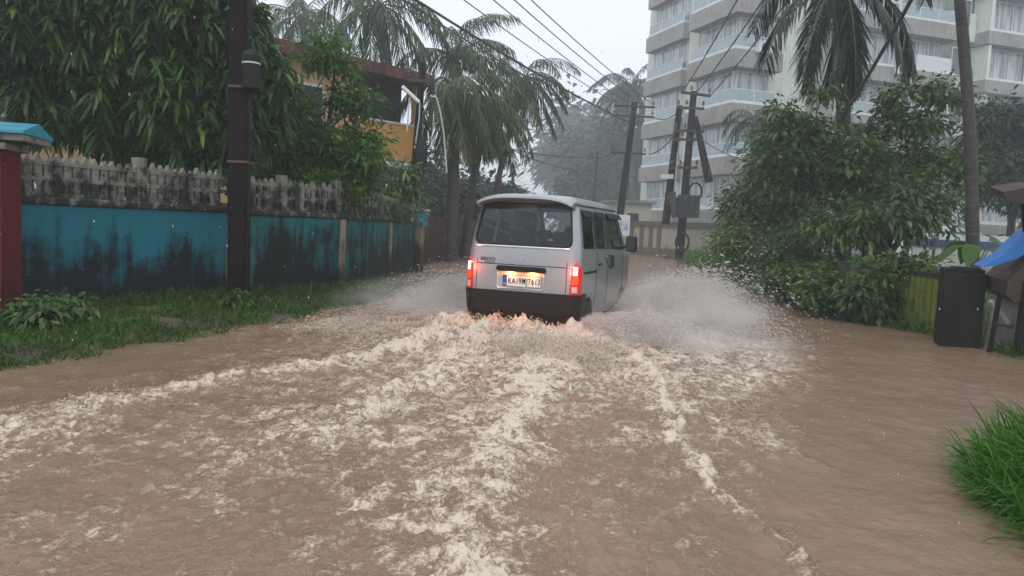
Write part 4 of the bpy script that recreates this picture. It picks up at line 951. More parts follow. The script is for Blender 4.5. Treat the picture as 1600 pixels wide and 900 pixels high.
def tree(name, label, base, blobs, mt, clumps, per, leaf, wid, droop, spread, trunk_r=.12, trunks=None, cat='tree', group=None, limbs=10, el=0.0, S=2, flat=.6, bark_=None):
    """blobs in world coords; per leaves around each clump centre"""
    t = thing(name, label, cat, base, 0, group); b0 = Vector(base)
    sb = []
    for c_, r_ in blobs:
        if min(r_) > .28:
            sb.append((c_, tuple(q * .62 for q in r_)))
            for _k in range(9):
                dd = nrm(rng.normal(size=3)); sb.append((tuple(np.array(c_) + dd * np.array(r_) * rng.uniform(.55, 1.0)), tuple(q * rng.uniform(.2, .42) for q in r_)))
        else: sb.append((c_, r_))
    C, _ = blob_points(sb, clumps, .3)
    n = clumps * per
    Cn = np.repeat(C, per, 0); off_ = rng.normal(size=(n, 3)) * spread * np.array([1, 1, flat])
    D = nrm(off_ + rot_dirs(n, el, .5) * spread * .8)
    V, F = leaf_geo(Cn + off_, D, leaf * rng.uniform(.6, 1.25, n), wid * rng.uniform(.7, 1.2, n), droop * rng.uniform(.5, 1.4, n), S)
    npmesh('crown', V, F, mt, t, off=b0)
    tk = MB(); top = Vector(np.mean([b[0] for b in blobs], 0)); 
    trunks = trunks or [(b0, top, trunk_r)]
    for a, b, r in trunks:
        a = Vector(a); b = Vector(b); mid = a.lerp(b, .5) + Vector((random.uniform(-.15, .15), random.uniform(-.15, .15), 0)) * (b - a).length * .25
        tk.tube([a - Vector((0, 0, .3)), a.lerp(mid, .5), mid, mid.lerp(b, .6), b], [r * 1.15, r, r * .85, r * .65, r * .35], 9)
        k = max(2, limbs // len(trunks))
        for j in range(k):
            c = Vector(C[random.randrange(clumps)]); s_ = a.lerp(b, random.uniform(.35, .95)); mm = s_.lerp(c, .5) + Vector((0, 0, .12 * (c - s_).length)); tk.tube([s_, mm, c], [r * .45, r * .28, r * .08], 6)
    link('trunk', tk.mesh('trunk'), bark_ or bark, t, True, b0)
    return t
def whorl_tree(name, label, base, blobs, mt, clumps, per, leaf, wid, trunks, limbs):
    """long narrow leaves hanging in rosettes from every twig tip"""
    t = thing(name, label, 'tree', base); b0 = Vector(base);
    C, _ = blob_points(blobs, 5000, .75); sel = []
    for q in C:
        if all((q[0] - o[0]) ** 2 + (q[1] - o[1]) ** 2 + (q[2] - o[2]) ** 2 > .085 for o in sel): sel.append(q)
        if len(sel) >= clumps: break
    C = np.array(sel); clumps = len(C); n = clumps * per
    sz = np.repeat(rng.uniform(.75, 1.25, clumps), per); Cn = np.repeat(C, per, 0); lay = rng.random(n)
    a = rng.uniform(0, 2 * np.pi, n); e = rng.normal(.75, .28, n) - lay * 1.2
    D = np.stack([np.cos(a) * np.cos(e), np.sin(a) * np.cos(e), np.sin(e)], 1)
    st = Cn + np.stack([0 * a, 0 * a, .12 - lay * .28 * sz], 1) + rng.normal(size=(n, 3)) * .03
    Lf = leaf * sz * rng.uniform(.75, 1.2, n)
    g1 = leaf_geo(st, D, Lf, wid * rng.uniform(.8, 1.2, n), rng.uniform(.55, 1.15, n), 5, .12)
    C2, _ = blob_points([(c_, tuple(q * .85 for q in r_)) for c_, r_ in blobs], 900, .2); m2 = len(C2) * 14
    g2 = leaf_geo(np.repeat(C2, 14, 0) + rng.normal(size=(m2, 3)) * .16, rot_dirs(m2, -.5, .5), .24, wid * .9, .5, 2)
    V, F = join_geo([g1, g2]); npmesh('crown', V, F, mt, t, off=b0)
    yg = C[rng.random(clumps) < .5]; k_ = 20; m3 = len(yg) * k_; a3 = rng.uniform(0, 2 * np.pi, m3); e3 = rng.normal(.9, .25, m3)
    V, F = leaf_geo(np.repeat(yg, k_, 0) + np.array([0, 0, .13]), np.stack([np.cos(a3) * np.cos(e3), np.sin(a3) * np.cos(e3), np.sin(e3)], 1), leaf * rng.uniform(.7, 1.1, m3), wid * .75, rng.uniform(.6, 1.1, m3), 5, .12)
    npmesh('young_leaves', V, F, L_young, t, off=b0)
    tk = MB()
    for a_, b_, r in trunks:
        a_ = Vector(a_); b_ = Vector(b_); mid = a_.lerp(b_, .5) + Vector((random.uniform(-.12, .12), .05, 0)); tk.tube([a_ - Vector((0, 0, .3)), mid, b_], [r * 1.1, r * .8, r * .45], 9)
        for j in range(limbs // len(trunks)):
            c = Vector(C[random.randrange(clumps)]); s_ = a_.lerp(b_, random.uniform(.5, 1)); tk.tube([s_, s_.lerp(c, .5) + Vector((0, 0, .15)), c], [r * .4, r * .25, .012], 6)
    link('trunk', tk.mesh('trunk'), bark, t, True, b0)
    return t
def bl(px, py, d, rx, ry, rz): c = P(px, py, d); return ((c.x, c.y, c.z), (rx, ry, rz))
def gz(px, d): p = P(px, 400, d); return Vector((p.x, d, .1))

# big tree with hanging leaves behind the teal wall
b0 = gz(215, 12.0)
whorl_tree('hanging_leaf_tree', 'big dark tree with long hanging leaves behind the teal wall at the upper left', b0,
    [bl(90, 40, 11.2, 1.0, 1.0, 1.0), bl(200, 60, 11.6, 1.3, 1.0, 1.1), bl(310, 60, 11.8, 1.0, 1.0, 1.0), bl(150, 160, 11.4, 1.15, .9, .55), bl(270, 165, 11.6, 1.2, .9, .65), bl(350, 180, 11.9, .7, .7, .6), bl(240, -60, 12, 1.3, 1.2, .8), bl(55, 140, 11, .4, .4, .35), bl(415, 180, 12.2, .25, .3, .45), bl(350, 220, 11.6, .5, .5, .35), bl(420, 110, 12, .3, .3, .3)],
    L_mango, 430, 48, .235, .062, [(gz(205, 11.9), P(175, 80, 11.9), .07), (gz(222, 12), P(240, 60, 12), .09), (gz(255, 12.1), P(300, 90, 12.1), .07), (gz(190, 12), P(120, 120, 11.6), .05)], 60)
# fresh green small tree
b0 = gz(448, 13.4)
tree('leafy_tree', 'bright green small leaved tree spilling over the fence between the poles', b0,
    [bl(408, 100, 13.2, .45, .4, .35), bl(518, 85, 13.4, .45, .4, .4), bl(448, 150, 13.4, .4, .4, .35), bl(538, 150, 13.6, .45, .4, .5), bl(458, 235, 13.2, .95, .6, .45), bl(538, 255, 13.2, .75, .6, .5), bl(418, 260, 13, .6, .5, .35), bl(523, 295, 13.0, .65, .5, .3), bl(478, 200, 13.4, .6, .5, .3), bl(563, 225, 13.4, .35, .35, .45)],
    L_light, 420, 26, .15, .052, .35, .13, .05, trunks=[(b0, P(433, 90, 13.4), .05), (gz(478, 13.4), P(523, 110, 13.5), .05), (gz(498, 13.3), P(558, 180, 13.4), .04)], limbs=36)
tree('shrub', 'dark green shrub leaning on the pickets left of the leafy tree', gz(310, 12.2), [bl(300, 225, 12, .9, .4, .25), bl(250, 240, 12, .5, .4, .2)], L_mango, 90, 24, .22, .06, .6, .13, .03, cat='shrub')
tree('shrub', 'low dark shrub behind the pickets near the far end of the teal wall', gz(600, 16), [bl(600, 320, 16.4, .7, .5, .4), bl(625, 290, 17.5, .5, .5, .6)], L_dark, 60, 24, .18, .06, .5, .13, .03, cat='shrub')

# coconut palms
PSPEC = [(a_, b_, c_ * 1.28) for a_, b_, c_ in [(3.25, .1, 2.2), (3.6, -.5, 2.0), (2.9, -.9, 1.9), (.2, .25, 2.3), (-.25, -.2, 2.2), (.6, -.7, 1.9), (1.6, .5, 2.2), (-1.6, .9, 2.2), (2.3, .8, 2.2), (-.9, -1.1, 1.9), (4.0, -1.2, 2.0), (5.6, -1.25, 1.9), (4.4, 1.2, 2.2)]]
def palm(label, base, crown, nf, fl, mt, seed, trunk_r=.15, wind=(0, 0), dead=0, droopk=1.0, leaflets=46, lw=.05, ll=.75, elr=(-.5, 1.2), name='coconut_palm', group='coconut palms', azr=None, bend=.12, hang=.8, trunkmat=None, spec=None):
    random.seed(seed); b = Vector(base); c = Vector(crown); t = thing(name, label, 'palm tree', b, 0, group)
    pts = []; N = 14; dv = Vector((c.x - b.x, c.y - b.y, 0))
    for i in range(N + 1):
        k = i / N; q = b.lerp(c, k); q -= dv * (bend * math.sin(math.pi * k)); pts.append(q)
    link('trunk', MB().tube([pts[0] - Vector((0, 0, .3))] + pts, [trunk_r * 1.25] + [trunk_r * (1.2 - .35 * i / N) * (1 + .05 * (i % 2)) for i in range(N + 1)], 14).mesh('trunk'), trunkmat or palmbark, t, True, b)
    for i in range(nf):
        dd = i >= nf - dead
        az = 2 * math.pi * (i * .381966 + random.uniform(-.04, .04)) if azr is None else random.uniform(*azr)
        el = elr[1] + (elr[0] - elr[1]) * ((i + .5) / nf) ** .8 if not dd else random.uniform(-1.3, -.9)
        L_ = fl * random.uniform(.85, 1.12) * (.8 if dd else 1)
        if spec: az, el, L_ = spec[i]; dd = False
        d0 = Vector((math.cos(az) * math.cos(el), math.sin(az) * math.cos(el), math.sin(el)))
        rp = []; M_ = 12; p = c.copy(); d = d0.copy()
        for k in range(M_ + 1):
            rp.append(p.copy()); d = (d + Vector((wind[0] * .12, wind[1] * .12, -.13 * droopk * (1 + k / M_ * .5)))).normalized(); p = p + d * (L_ / M_)
        rb = MB().tube([q - b for q in rp], [.035 * (1 - .8 * k / M_) * fl / 3.5 for k in range(M_ + 1)], 5)
        # leaflets
        rpn = np.array(rp); n = leaflets; s = np.linspace(.10, .985, n); f = s * M_; i0 = np.minimum(f.astype(int), M_ - 1); fr = (f - i0)[:, None]
        Pp = rpn[i0] * (1 - fr) + rpn[i0 + 1] * fr; T = nrm(rpn[i0 + 1] - rpn[i0])
        side = nrm(np.cross(T, np.array([0, 0, 1.0]) + rng.normal(size=3) * .15)); Ps = []; Ds = []; Ls = []
        for sg in (-1, 1):
            Ps.append(Pp); D = side * sg * .75 + T * .65 + np.array([wind[0] * .3, wind[1] * .3, -.30 * hang]) + rng.normal(size=(n, 3)) * .12; Ds.append(D)
            Ls.append(ll * fl / 3.5 * (np.sin(np.pi * np.clip(.15 + .80 * s, 0, 1)) ** .6) * rng.uniform(.8, 1.15, n))
        V, F = leaf_geo(np.concatenate(Ps), np.concatenate(Ds), np.concatenate(Ls), lw * fl / 3.5, .45 * hang + .15, 3, .1)
        o = npmesh('frond', V, F, (L_dead if dd else mt), t, off=b)
        rb.build('rachis', mat('rachis', (.10, .12, .04), .5) if not dd else mat('rachis_dry', (.14, .10, .05), .6), o)
    return t
palm('hazy coconut palm rising behind the ochre house with fronds across the top edge', gz(625, 27), P(592, 8, 28), 18, 3.1, L_palm, 1, .22, (.4, 0), 0, 1.0, hang=1.0)
palm('coconut palm with feathery upright fronds blown to the right above the hanging ones', gz(700, 30), P(712, 92, 30), 20, 3.0, L_palm, 2, .16, (.5, 0), 0, .9, elr=(.0, 1.5), hang=1.3)
palm('stout coconut palm with a skirt of yellowing fronds just beyond the street light pole', gz(705, 25), P(712, 138, 25), 28, 2.7, L_palmyel, 3, .17, (.45, 0), 4, 1.15, elr=(-1.0, 1.0), hang=1.05, lw=.05)
palm('coconut palm with drooping yellow green fronds nearest the van on the left side', gz(725, 28), P(762, 165, 28), 22, 2.5, L_palmyel, 4, .14, (.35, 0), 3, 1.2, elr=(-.9, 1.0), hang=1.05, lw=.05)
palm('slender leaning coconut palm with a ragged crown above the gap of the road', gz(758, 33), P(822, 120, 33), 20, 2.6, L_palm, 5, .12, (.45, 0), 2, 1.15, elr=(-.9, 1.3), hang=1.0)
palm('distant pale coconut palm between the road gap and the apartment block', gz(985, 85), P(985, 135, 85), 22, 5.0, L_far, 6, .25, (-.1, 0), 0, 1.0, elr=(-.6, 1.3), hang=.9, lw=.07)
palm('hazy coconut palm at the top left beyond the leafy tree', gz(520, 38), P(470, 25, 38), 18, 3.6, L_palm, 8, .2, (.4, 0), 0, 1.1, hang=1.0)
palm('near coconut palm with dark hanging fronds in front of the apartment block', gz(1322, 17.6), P(1318, -30, 17.2), 13, 3.35, L_palmdark, 7, .155, (.05, 0), 0, 1.35, elr=(-1.15, .7), leaflets=60, lw=.045, hang=.9, ll=.62, bend=.0, spec=PSPEC)
palm('tall curving palm trunk rising out of the frame beside the black gate post', gz(1530, 12.2), P(1478, -190, 12.6), 14, 2.4, L_palmdark, 9, .085, (.05, 0), 0, .8, elr=(-.1, 1.2), leaflets=50, bend=.12)
palm('small feathery palm growing beside the corner of the apartment block', gz(1165, 33), P(1178, 182, 33), 12, 2.0, L_far, 10, .07, (.1, 0), 0, 1.3, elr=(-.3, 1.2), leaflets=26, lw=.07, name='areca_palm', group='thin areca palms')
palm('second thin palm standing right of the corner of the apartment block', gz(1183, 34), P(1196, 205, 34), 9, 1.5, L_far, 12, .06, (.1, 0), 0, 1.3, elr=(-.3, 1.2), leaflets=22, lw=.07, name='areca_palm', group='thin areca palms')

# right hand trees and bushes
tree('broadleaf_tree', 'large dark broadleaf tree filling the right side in front of the apartment block', gz(1330, 16),
    [bl(1330, 240, 16, 1.3, 1.2, .6), bl(1260, 200, 16, .7, .7, .35), bl(1420, 185, 16, .7, .7, .4), bl(1290, 150, 16, .25, .3, .18), bl(1452, 128, 16, .26, .3, .2), bl(1395, 150, 16.2, .25, .3, .2), bl(1370, 280, 15.5, 1.3, 1, .6), bl(1240, 270, 16, 1.0, .8, .6), bl(1450, 250, 16, .8, .8, .6), bl(1470, 150, 16.2, .35, .4, .25), bl(1220, 172, 16, .35, .3, .12)],
    L_dark, 400, 32, .165, .08, .5, .17, .11, trunks=[(gz(1322, 15.8), P(1330, 230, 16), .11), (gz(1345, 16), P(1390, 210, 16), .07), (gz(1290, 15.6), P(1250, 240, 16), .06), (gz(1405, 15.4), P(1430, 230, 16), .07)], limbs=50)
tree('broadleaf_tree', 'lighter olive green bushy tree leaning over the flood left of the large dark one', gz(1215, 20),
    [bl(1205, 290, 19.5, 1.0, 1, .9), bl(1165, 320, 19.5, .7, .8, .65), bl(1240, 240, 20, 1.0, 1, .8), bl(1165, 370, 19, .6, .7, .5), bl(1210, 340, 18.5, 1.2, .9, .8), bl(1205, 210, 20.5, .4, .5, .3)],
    L_olive, 560, 30, .165, .07, .5, .24, .09, limbs=36)
tree('broadleaf_tree', 'dense shaded tree whose leaves hang low over the hedge on the right', gz(1400, 14),
    [bl(1380, 340, 14.2, .9, .7, .5), bl(1460, 320, 14.2, .6, .6, .6), bl(1290, 350, 14.8, .8, .7, .45)], L_dark, 130, 28, .15, .065, .6, .2, .08, limbs=30)
tree('broadleaf_tree', 'hazy blue green tree behind the curving palm trunk at the right edge', gz(1575, 27),
    [bl(1575, 190, 27, 1.4, 1.3, .9), bl(1545, 260, 27, 1.3, 1.2, 1.1), bl(1600, 280, 26, 1.2, 1, 1.0), bl(1640, 210, 27, 1.5, 1.2, 1.4)], L_far, 420, 24, .28, .12, .5, .34, .14)
tree('roadside_bush', 'dense dark bush at the water edge below the olive green tree', gz(1200, 17), [bl(1180, 385, 17.5, .9, .6, .55), bl(1240, 400, 15.8, .9, .6, .6), bl(1160, 395, 21, .7, .7, .35)], L_dark, 330, 24, .16, .06, .5, .18, .04, cat='bush')
tree('roadside_bush', 'bright low bush with pale leaf tips beside the transformer poles', gz(1110, 26), [bl(1120, 402, 26, 1.0, .9, .2), bl(1160, 408, 22, .9, .8, .3)], L_light, 150, 20, .18, .07, .4, .2, .03, cat='bush')
hedge_m = leafmat('hedge_leaf', (.024, .060, .008), (.075, .150, .020), (.16, .25, .04), .4, .3)
tree('hedge', 'tangled green hedge along the right bank left of the mossy fence', gz(1340, 13.4), [bl(1300, 445, 13.6, .8, .35, .35), bl(1360, 445, 12.8, .7, .35, .40), bl(1240, 440, 14.6, .7, .4, .35), bl(1410, 425, 12.2, .5, .4, .28), bl(1450, 420, 11.7, .4, .3, .12), bl(1310, 455, 12.6, .55, .25, .35), bl(1365, 460, 11.9, .45, .22, .38)],
     hedge_m, 420, 22, .13, .07, .5, .13, .03, cat='hedge')
tree('creeper', 'pale green creeper hanging into the water from the hedge', gz(1345, 12.6), [((G(1335, 500).x, G(1335, 500).y, .06), (.5, .25, .08)), ((G(1240, 468).x, G(1240, 468).y, .1), (.4, .3, .12))], L_light, 50, 16, .11, .05, .4, .10, .015, cat='creeper')
# big leaved plant (colocasia) on the hedge
def big_leaf_plant(label, c, n, s, el=.5):
    t = thing('big_leaf_plant', label, 'plant', (c.x, c.y, max(0, c.z - .5)), 0, 'large leaved plants on the right bank'); base = Vector(t.location); st = MB()
    for i in range(n):
        a = 6.283 * i / n + random.uniform(-.3, .3); d = Vector((math.cos(a), math.sin(a), 0)); p0 = base; p1 = c + d * s * .45 + Vector((0, 0, random.uniform(-.05, .12)))
        st.tube([p0 - base, (p0.lerp(p1, .5) + Vector((0, 0, .05))) - base, p1 - base], [.012, .010, .006], 5)
        V, F = leaf_geo([p1], [d + Vector((0, 0, el))], s, s * .62, .9, 5, .05); npmesh('leaf', V, F, L_grass, t, off=base)
    st.build('stem', mat('stem_green', (.05, .10, .03), .5), t)
big_leaf_plant('clump of broad pale leaves on top of the hedge below the large tree', P(1345, 412, 13.0), 7, .26)
big_leaf_plant('broad pale drooping leaves over the black gate post at the palm foot', P(1525, 385, 10.6), 6, .38, .1)
# hazy background trees
for (px, py, d, sx, sz, lab) in ((908, 238, 154, 7.6, 8.2, 'big round hazy tree closing the gap of the road above the van'), (960, 265, 112, 6.3, 6.3, 'darker hazy tree behind the tall utility pole'),
        (1000, 250, 101.5, 4.55, 6.3, 'dim tree beside the left flank of the apartment block'), (930, 310, 91, 3.85, 2.8, 'low bush tree behind the signboard'),
        (690, 305, 40, 3.6, 2.2, 'dark low tree under the coconut palms on the left'), (760, 320, 46, 2.2, 1.4, 'grey green bush at the foot of the leaning palms')):
    tree('hazy_tree', lab, gz(px, d), [bl(px, py, d, sx, sx * .8, sz), bl(px - 22 * 60 / d, py + 30 * 60 / d, d, sx * .6, sx * .6, sz * .6), bl(px + 25 * 60 / d, py + 35 * 60 / d, d - 1, sx * .6, sx * .6, sz * .6)], L_far, 330, 22, .012 * d, .006 * d, .4, .016 * d, .004 * d, group='hazy trees beyond the bend')
rng2 = np.random.default_rng(5)
wx = []; 
for i in range(60):
    x = -90 + 180 * rng2.random(); x = x + 22 * (1 if x > 2 else -1); y = 120 + 60 * rng2.random(); z0 = 6 * float(sstep(90, 260, np.array(y))); wx.append(((x, y, z0 + 4.5), (5, 4, 4.5)))
C, _ = blob_points(wx, 5000, .5); n = len(C) * 6; V, F = leaf_geo(np.repeat(C, 6, 0) + rng.normal(size=(n, 3)) * .9, rot_dirs(n), 1.5, .8, .4, 2)
tag(npmesh('far_woods', V, F, L_far), kind='stuff')
C, _ = blob_points([((-14 - 4 * i, 34 + 3 * (i % 4), 3.5), (3, 2.5, 3.5)) for i in range(9)] + [((26 + 5 * i, 44 - 2 * (i % 3), 3), (3, 2.5, 3.2)) for i in range(1, 7)], 2200, .5); n = len(C) * 10
V, F = leaf_geo(np.repeat(C, 10, 0) + rng.normal(size=(n, 3)) * .5, rot_dirs(n), .6, .3, .4, 2); tag(npmesh('side_thicket', V, F, L_far), kind='stuff')

# grass on the banks
def grass(name, pts, h, mt, per=1, lean=(0, 0), w_=.012, B=.6):
    n = len(pts); D = nrm(rng.normal(size=(n, 3)) * np.array([.42, .42, .1]) + np.array([lean[0], lean[1], 1.0]))
    V, F = leaf_geo(pts, D, h * rng.uniform(.45, 1.25, n), w_, B * rng.uniform(.3, 1.6, n), 3, .06)
    return tag(npmesh(name, V, F, mt), kind='stuff')
n = 60000; y = 3.5 + 14 * rng.random(n) ** 1.5; edge = lbx(y)
x = edge + .12 - rng.random(n) ** 1.3 * 2.6; keep = fbm(x * 1.6, y * 1.3, 3) + .18 * sstep(.0, .5, edge - x) + .05 * rng.normal(size=n) > -.12
wallx = np.interp(y, [p.y for p in WPTS], [p.x for p in WPTS]); keep &= x > wallx + .12
x, y = x[keep], y[keep]; z = terr(x, y) - .02; z = np.maximum(z, -.05)
grass('bank_grass', np.stack([x, y, z], 1), .17, L_grass, lean=(.15, -.1), w_=.011)
n = 5000; y = 7 + 6 * rng.random(n); wallx = np.interp(y, [p.y for p in WPTS], [p.x for p in WPTS]); x = wallx + .2 + .5 * rng.random(n) ** 2
grass('wall_foot_weeds', np.stack([x, y, terr(x, y)], 1), .24, L_grass, lean=(.1, -.1), w_=.012)
n = 42000; a = rng.uniform(0, 2 * np.pi, n); r = 1.5 * np.sqrt(rng.random(n)); x = 3.85 + r * np.cos(a); y = 3.1 + r * np.sin(a) * 1.25
kk = fbm(x * 3, y * 3, 2) + 1.2 * sstep(1.7, 1.0, r) > rng.normal(size=n) * .15; x, y = x[kk], y[kk]; z = np.maximum(terr(x, y) - .02, -.04)
grass('near_grass', np.stack([x, y, z], 1), .46, L_grass2, lean=(-.22, .05), w_=.010, B=.7)
n = 26000; y = 7.5 + 30 * rng.random(n) ** 1.4; x = rbx(y) - .1 + 2.2 * rng.random(n) ** 1.4; k2 = fbm(x * 1.4, y * 1.2, 3) > -.15; x, y = x[k2], y[k2]
grass('right_bank_grass', np.stack([x, y, np.maximum(terr(x, y) - .02, -.04)], 1), .30, L_grass, lean=(-.1, 0), w_=.016)
n = 30000; y = 9 + 40 * rng.random(n); x = rbx(y) + 2 + 14 * rng.random(n); grass('back_undergrowth', np.stack([x, y, terr(x, y)], 1), .5, L_dark, w_=.05)
def weed(label, px, py, s, mt=L_dark):
    g_ = G(px, py, .12); tree('weed', label, g_, [((g_.x, g_.y, g_.z + s * .5), (s, s * .7, s * .5))], mt, 26, 18, .10, .05, .6, .07, .012, cat='weed', group='weeds at the foot of the teal wall')
weed('dark leafy weed clump beside the red gate pillar', 62, 510, .30); weed('dark leafy weed clump under the left half of the brightest teal bay', 105, 500, .24)
weed('tall weed at the foot of the near utility pole', 372, 480, .16, L_grass); weed('weed at the foot of the cream post on the teal wall', 555, 458, .14, L_grass)
# ------------------------------------------------------------------ spray thrown up by the van
def spraymat(nm='spray_drops', ca=(.80, .74, .68), cb=(.97, .97, .97)):
    m = bpy.data.materials.new(nm); m.use_nodes = True; n = m.node_tree.nodes; l = m.node_tree.links; b = n['Principled BSDF']; out = n['Material Output']
    b.inputs['Roughness'].default_value = .3; b.inputs['Specular IOR Level'].default_value = .5
    g = n.new('ShaderNodeNewGeometry'); cr = n.new('ShaderNodeValToRGB'); cr.color_ramp.elements[0].color = (*ca, 1); cr.color_ramp.elements[1].color = (*cb, 1)
    l.new(g.outputs['Random Per Island'], cr.inputs[0]); l.new(cr.outputs[0], b.inputs['Base Color'])
    tr = n.new('ShaderNodeBsdfTranslucent'); l.new(cr.outputs[0], tr.inputs[0]); tp = n.new('ShaderNodeBsdfTransparent')
    m1 = n.new('ShaderNodeMixShader'); m1.inputs[0].default_value = .5; l.new(b.outputs[0], m1.inputs[1]); l.new(tr.outputs[0], m1.inputs[2])
    m2 = n.new('ShaderNodeMixShader'); m2.inputs[0].default_value = .35; l.new(m1.outputs[0], m2.inputs[1]); l.new(tp.outputs[0], m2.inputs[2]); l.new(m2.outputs[0], out.inputs['Surface'])
    return m
SPR = spraymat(ca=(.84, .77, .70)); SPR2 = spraymat('muddy_splash', (.82, .70, .57), (.97, .92, .84))
TET = np.array([[1, 1, 1], [1, -1, -1], [-1, 1, -1], [-1, -1, 1]]) / 1.7
TF = np.array([[0, 1, 2], [0, 3, 1], [0, 2, 3], [1, 3, 2]])
def drops(name, Pc, size, vel, stretch, mt=SPR):
    n = len(Pc); V0 = TET[None] * (1 + .3 * rng.normal(size=(n, 4, 1))); q = nrm(rng.normal(size=(n, 3))); u = nrm(np.cross(q, rng.normal(size=(n, 3)))); w_ = np.cross(q, u)
    V = V0[..., :1] * q[:, None] + V0[..., 1:2] * u[:, None] + V0[..., 2:] * w_[:, None]
    d = nrm(vel)[:, None]; V = V + d * (V * d).sum(-1, keepdims=True) * (stretch[:, None, None] - 1)
    V = Pc[:, None] + V * size[:, None, None]
    F = (np.arange(n)[:, None, None] * 4 + TF[None]).reshape(-1, 3)
    return tag(npmesh(name, V.reshape(-1, 3), F, mt), kind='stuff')
vh = np.array(VH); vr = np.array(VR); v0 = np.array([VAN.x, VAN.y, 0])
def fan(n, side, y0, y1, tmax, vl, vz, vback, szr, clump=0.0, bias=1.0):
    """ballistic spray shed by a wheel while the van moves on"""
    tau = tmax * rng.random(n) ** bias; s = y0 + (y1 - y0) * rng.random(n)
    k = rng.integers(0, 400, n); cl = np.random.default_rng(3).normal(size=(400, 3)); ja = 1 + clump * cl[k, 0]; jb = 1 + clump * cl[k, 1]
    a = rng.random(n)
    lv = (vl[0] + (vl[1] - vl[0]) * a) * ja; zv = (vz[0] + (vz[1] - vz[0]) * rng.random(n) ** .55 * (.62 + .38 * a)) * jb
    jet = rng.random(n) < .7; nj = 170; jr = np.random.default_rng(int(n) % 97); ji = rng.integers(0, nj, n); ja_ = jr.random(nj); js = y0 + (y1 - y0) * jr.random(nj)
    jl = vl[0] + (vl[1] - vl[0]) * ja_; jz = vz[0] + (vz[1] - vz[0]) * jr.random(nj) ** .55 * (.62 + .38 * ja_); jt = jr.uniform(0, .5, nj) * tmax
    lv = np.where(jet, jl[ji] + rng.normal(size=n) * .10 * (.4 + tau), lv); zv = np.where(jet, jz[ji] + rng.normal(size=n) * .12 * (.4 + tau), zv)
    tau = np.where(jet, jt[ji] + (tmax - jt[ji]) * rng.random(n) ** .8 * jr.uniform(.3, 1, nj)[ji], tau); s = np.where(jet, js[ji] + rng.normal(size=n) * .03, s)
    pos = v0 + np.outer(s - vback * tau, vh) + np.outer(side * (.66 + lv * tau * (1 - .25 * tau)), vr)
    z = .02 + zv * tau - 4.9 * tau ** 2; pos[:, 2] = z
    vel = np.outer(-.3 * np.ones(n), vh) + np.outer(side * lv, vr); vel[:, 2] = zv - 9.8 * tau
    kp = (z > -.02); pos = pos[kp] + rng.normal(size=(kp.sum(), 3)) * .018
    sz = szr[0] + (szr[1] - szr[0]) * rng.random(len(pos)) ** 3
    return pos, sz, vel[kp]
def spray(name, parts, st=(1, 4.5), mt=None):
    Pc = np.concatenate([p[0] for p in parts]); sz = np.concatenate([p[1] for p in parts]); ve = np.concatenate([p[2] for p in parts])
    drops(name, Pc, sz, ve, rng.uniform(st[0], st[1], len(Pc)), mt or SPR)
spray('spray_right', [fan(80000, 1, .2, .8, .62, (1.3, 4.4), (.8, 2.5), 2.2, (.003, .009), .10, .6), fan(80000, 1, 2.5, 3.1, .82, (1.6, 4.5), (1.0, 3.75), 2.6, (.003, .009), .07, .6),
                      fan(2600, 1, 1.8, 2.9, .80, (3.0, 4.8), (3.0, 4.2), 2.2, (.004, .012), .15)])
spray('spray_left', [fan(50000, -1, .3, .9, .55, (.8, 3.6), (.4, 1.5), 1.8, (.0026, .008), .15, .7), fan(55000, -1, 2.3, 3.1, .70, (1.6, 4.0), (.8, 3.0), 2.0, (.0026, .009), .12, .7), fan(2600, -1, 1.5, 3.2, .7, (2.4, 4.2), (2.0, 3.3), 1.5, (.004, .012), .2)])
# splash thrown up in tufts right behind the bumper and along the crest lines
def tufts(n_t, per, sampler, vz, spread, szr):
    c = sampler(n_t); k = np.repeat(np.arange(n_t), per); n = n_t * per
    d = rng.normal(size=(n_t, 3)) * np.array([.5, .5, .2]); tau = rng.random(n) * .30; v = np.repeat(vz[0] + (vz[1] - vz[0]) * rng.random(n_t) ** 1.5, per) * rng.uniform(.55, 1.1, n)
    dir_ = np.repeat(d, per, 0) * spread + rng.normal(size=(n, 3)) * .22 * spread
    pos = c[k] + dir_ * tau[:, None] * 2.2; pos[:, 2] = c[k][:, 2] + v * tau - 4.9 * tau ** 2 + .01
    vel = dir_.copy(); vel[:, 2] = v - 9.8 * tau; kp = pos[:, 2] > -.01
    return pos[kp], szr[0] + (szr[1] - szr[0]) * rng.random(kp.sum()) ** 2.5, vel[kp]
def samp_local(la0, la1, al0, al1, z=.03):
    def f(n):
        la = la0 + (la1 - la0) * rng.random(n); al = al0 + (al1 - al0) * rng.random(n); p = v0 + np.outer(al, vh) + np.outer(la, vr); p[:, 2] = z; return p
    return f
def samp_line(pix, jit, z=.02):
    q = pl(pix); 
    def f(n):
        t_ = rng.random(n) * (len(q) - 1); i = t_.astype(int); fr = (t_ - i)[:, None]; p = q[i] * (1 - fr) + q[i + 1] * fr; p = p + rng.normal(size=(n, 2)) * jit
        return np.concatenate([p, np.full((n, 1), z)], 1)
    return f
spray('splash_behind', [tufts(130, 50, samp_local(-.85, .95, -.9, .05), (.3, 1.7), .8, (.004, .015)), tufts(130, 36, samp_local(-1.3, 1.6, -2.4, -.6), (.2, 1.3), .8, (.004, .013)),
                        tufts(110, 60, samp_local(.5, 1.5, -2.2, -1.2, .08), (.6, 1.9), .8, (.003, .012)), tufts(110, 55, samp_local(-1.9, -.8, -1.9, -.8, .05), (.4, 1.6), .8, (.003, .012))], (1.5, 4.5), SPR2)
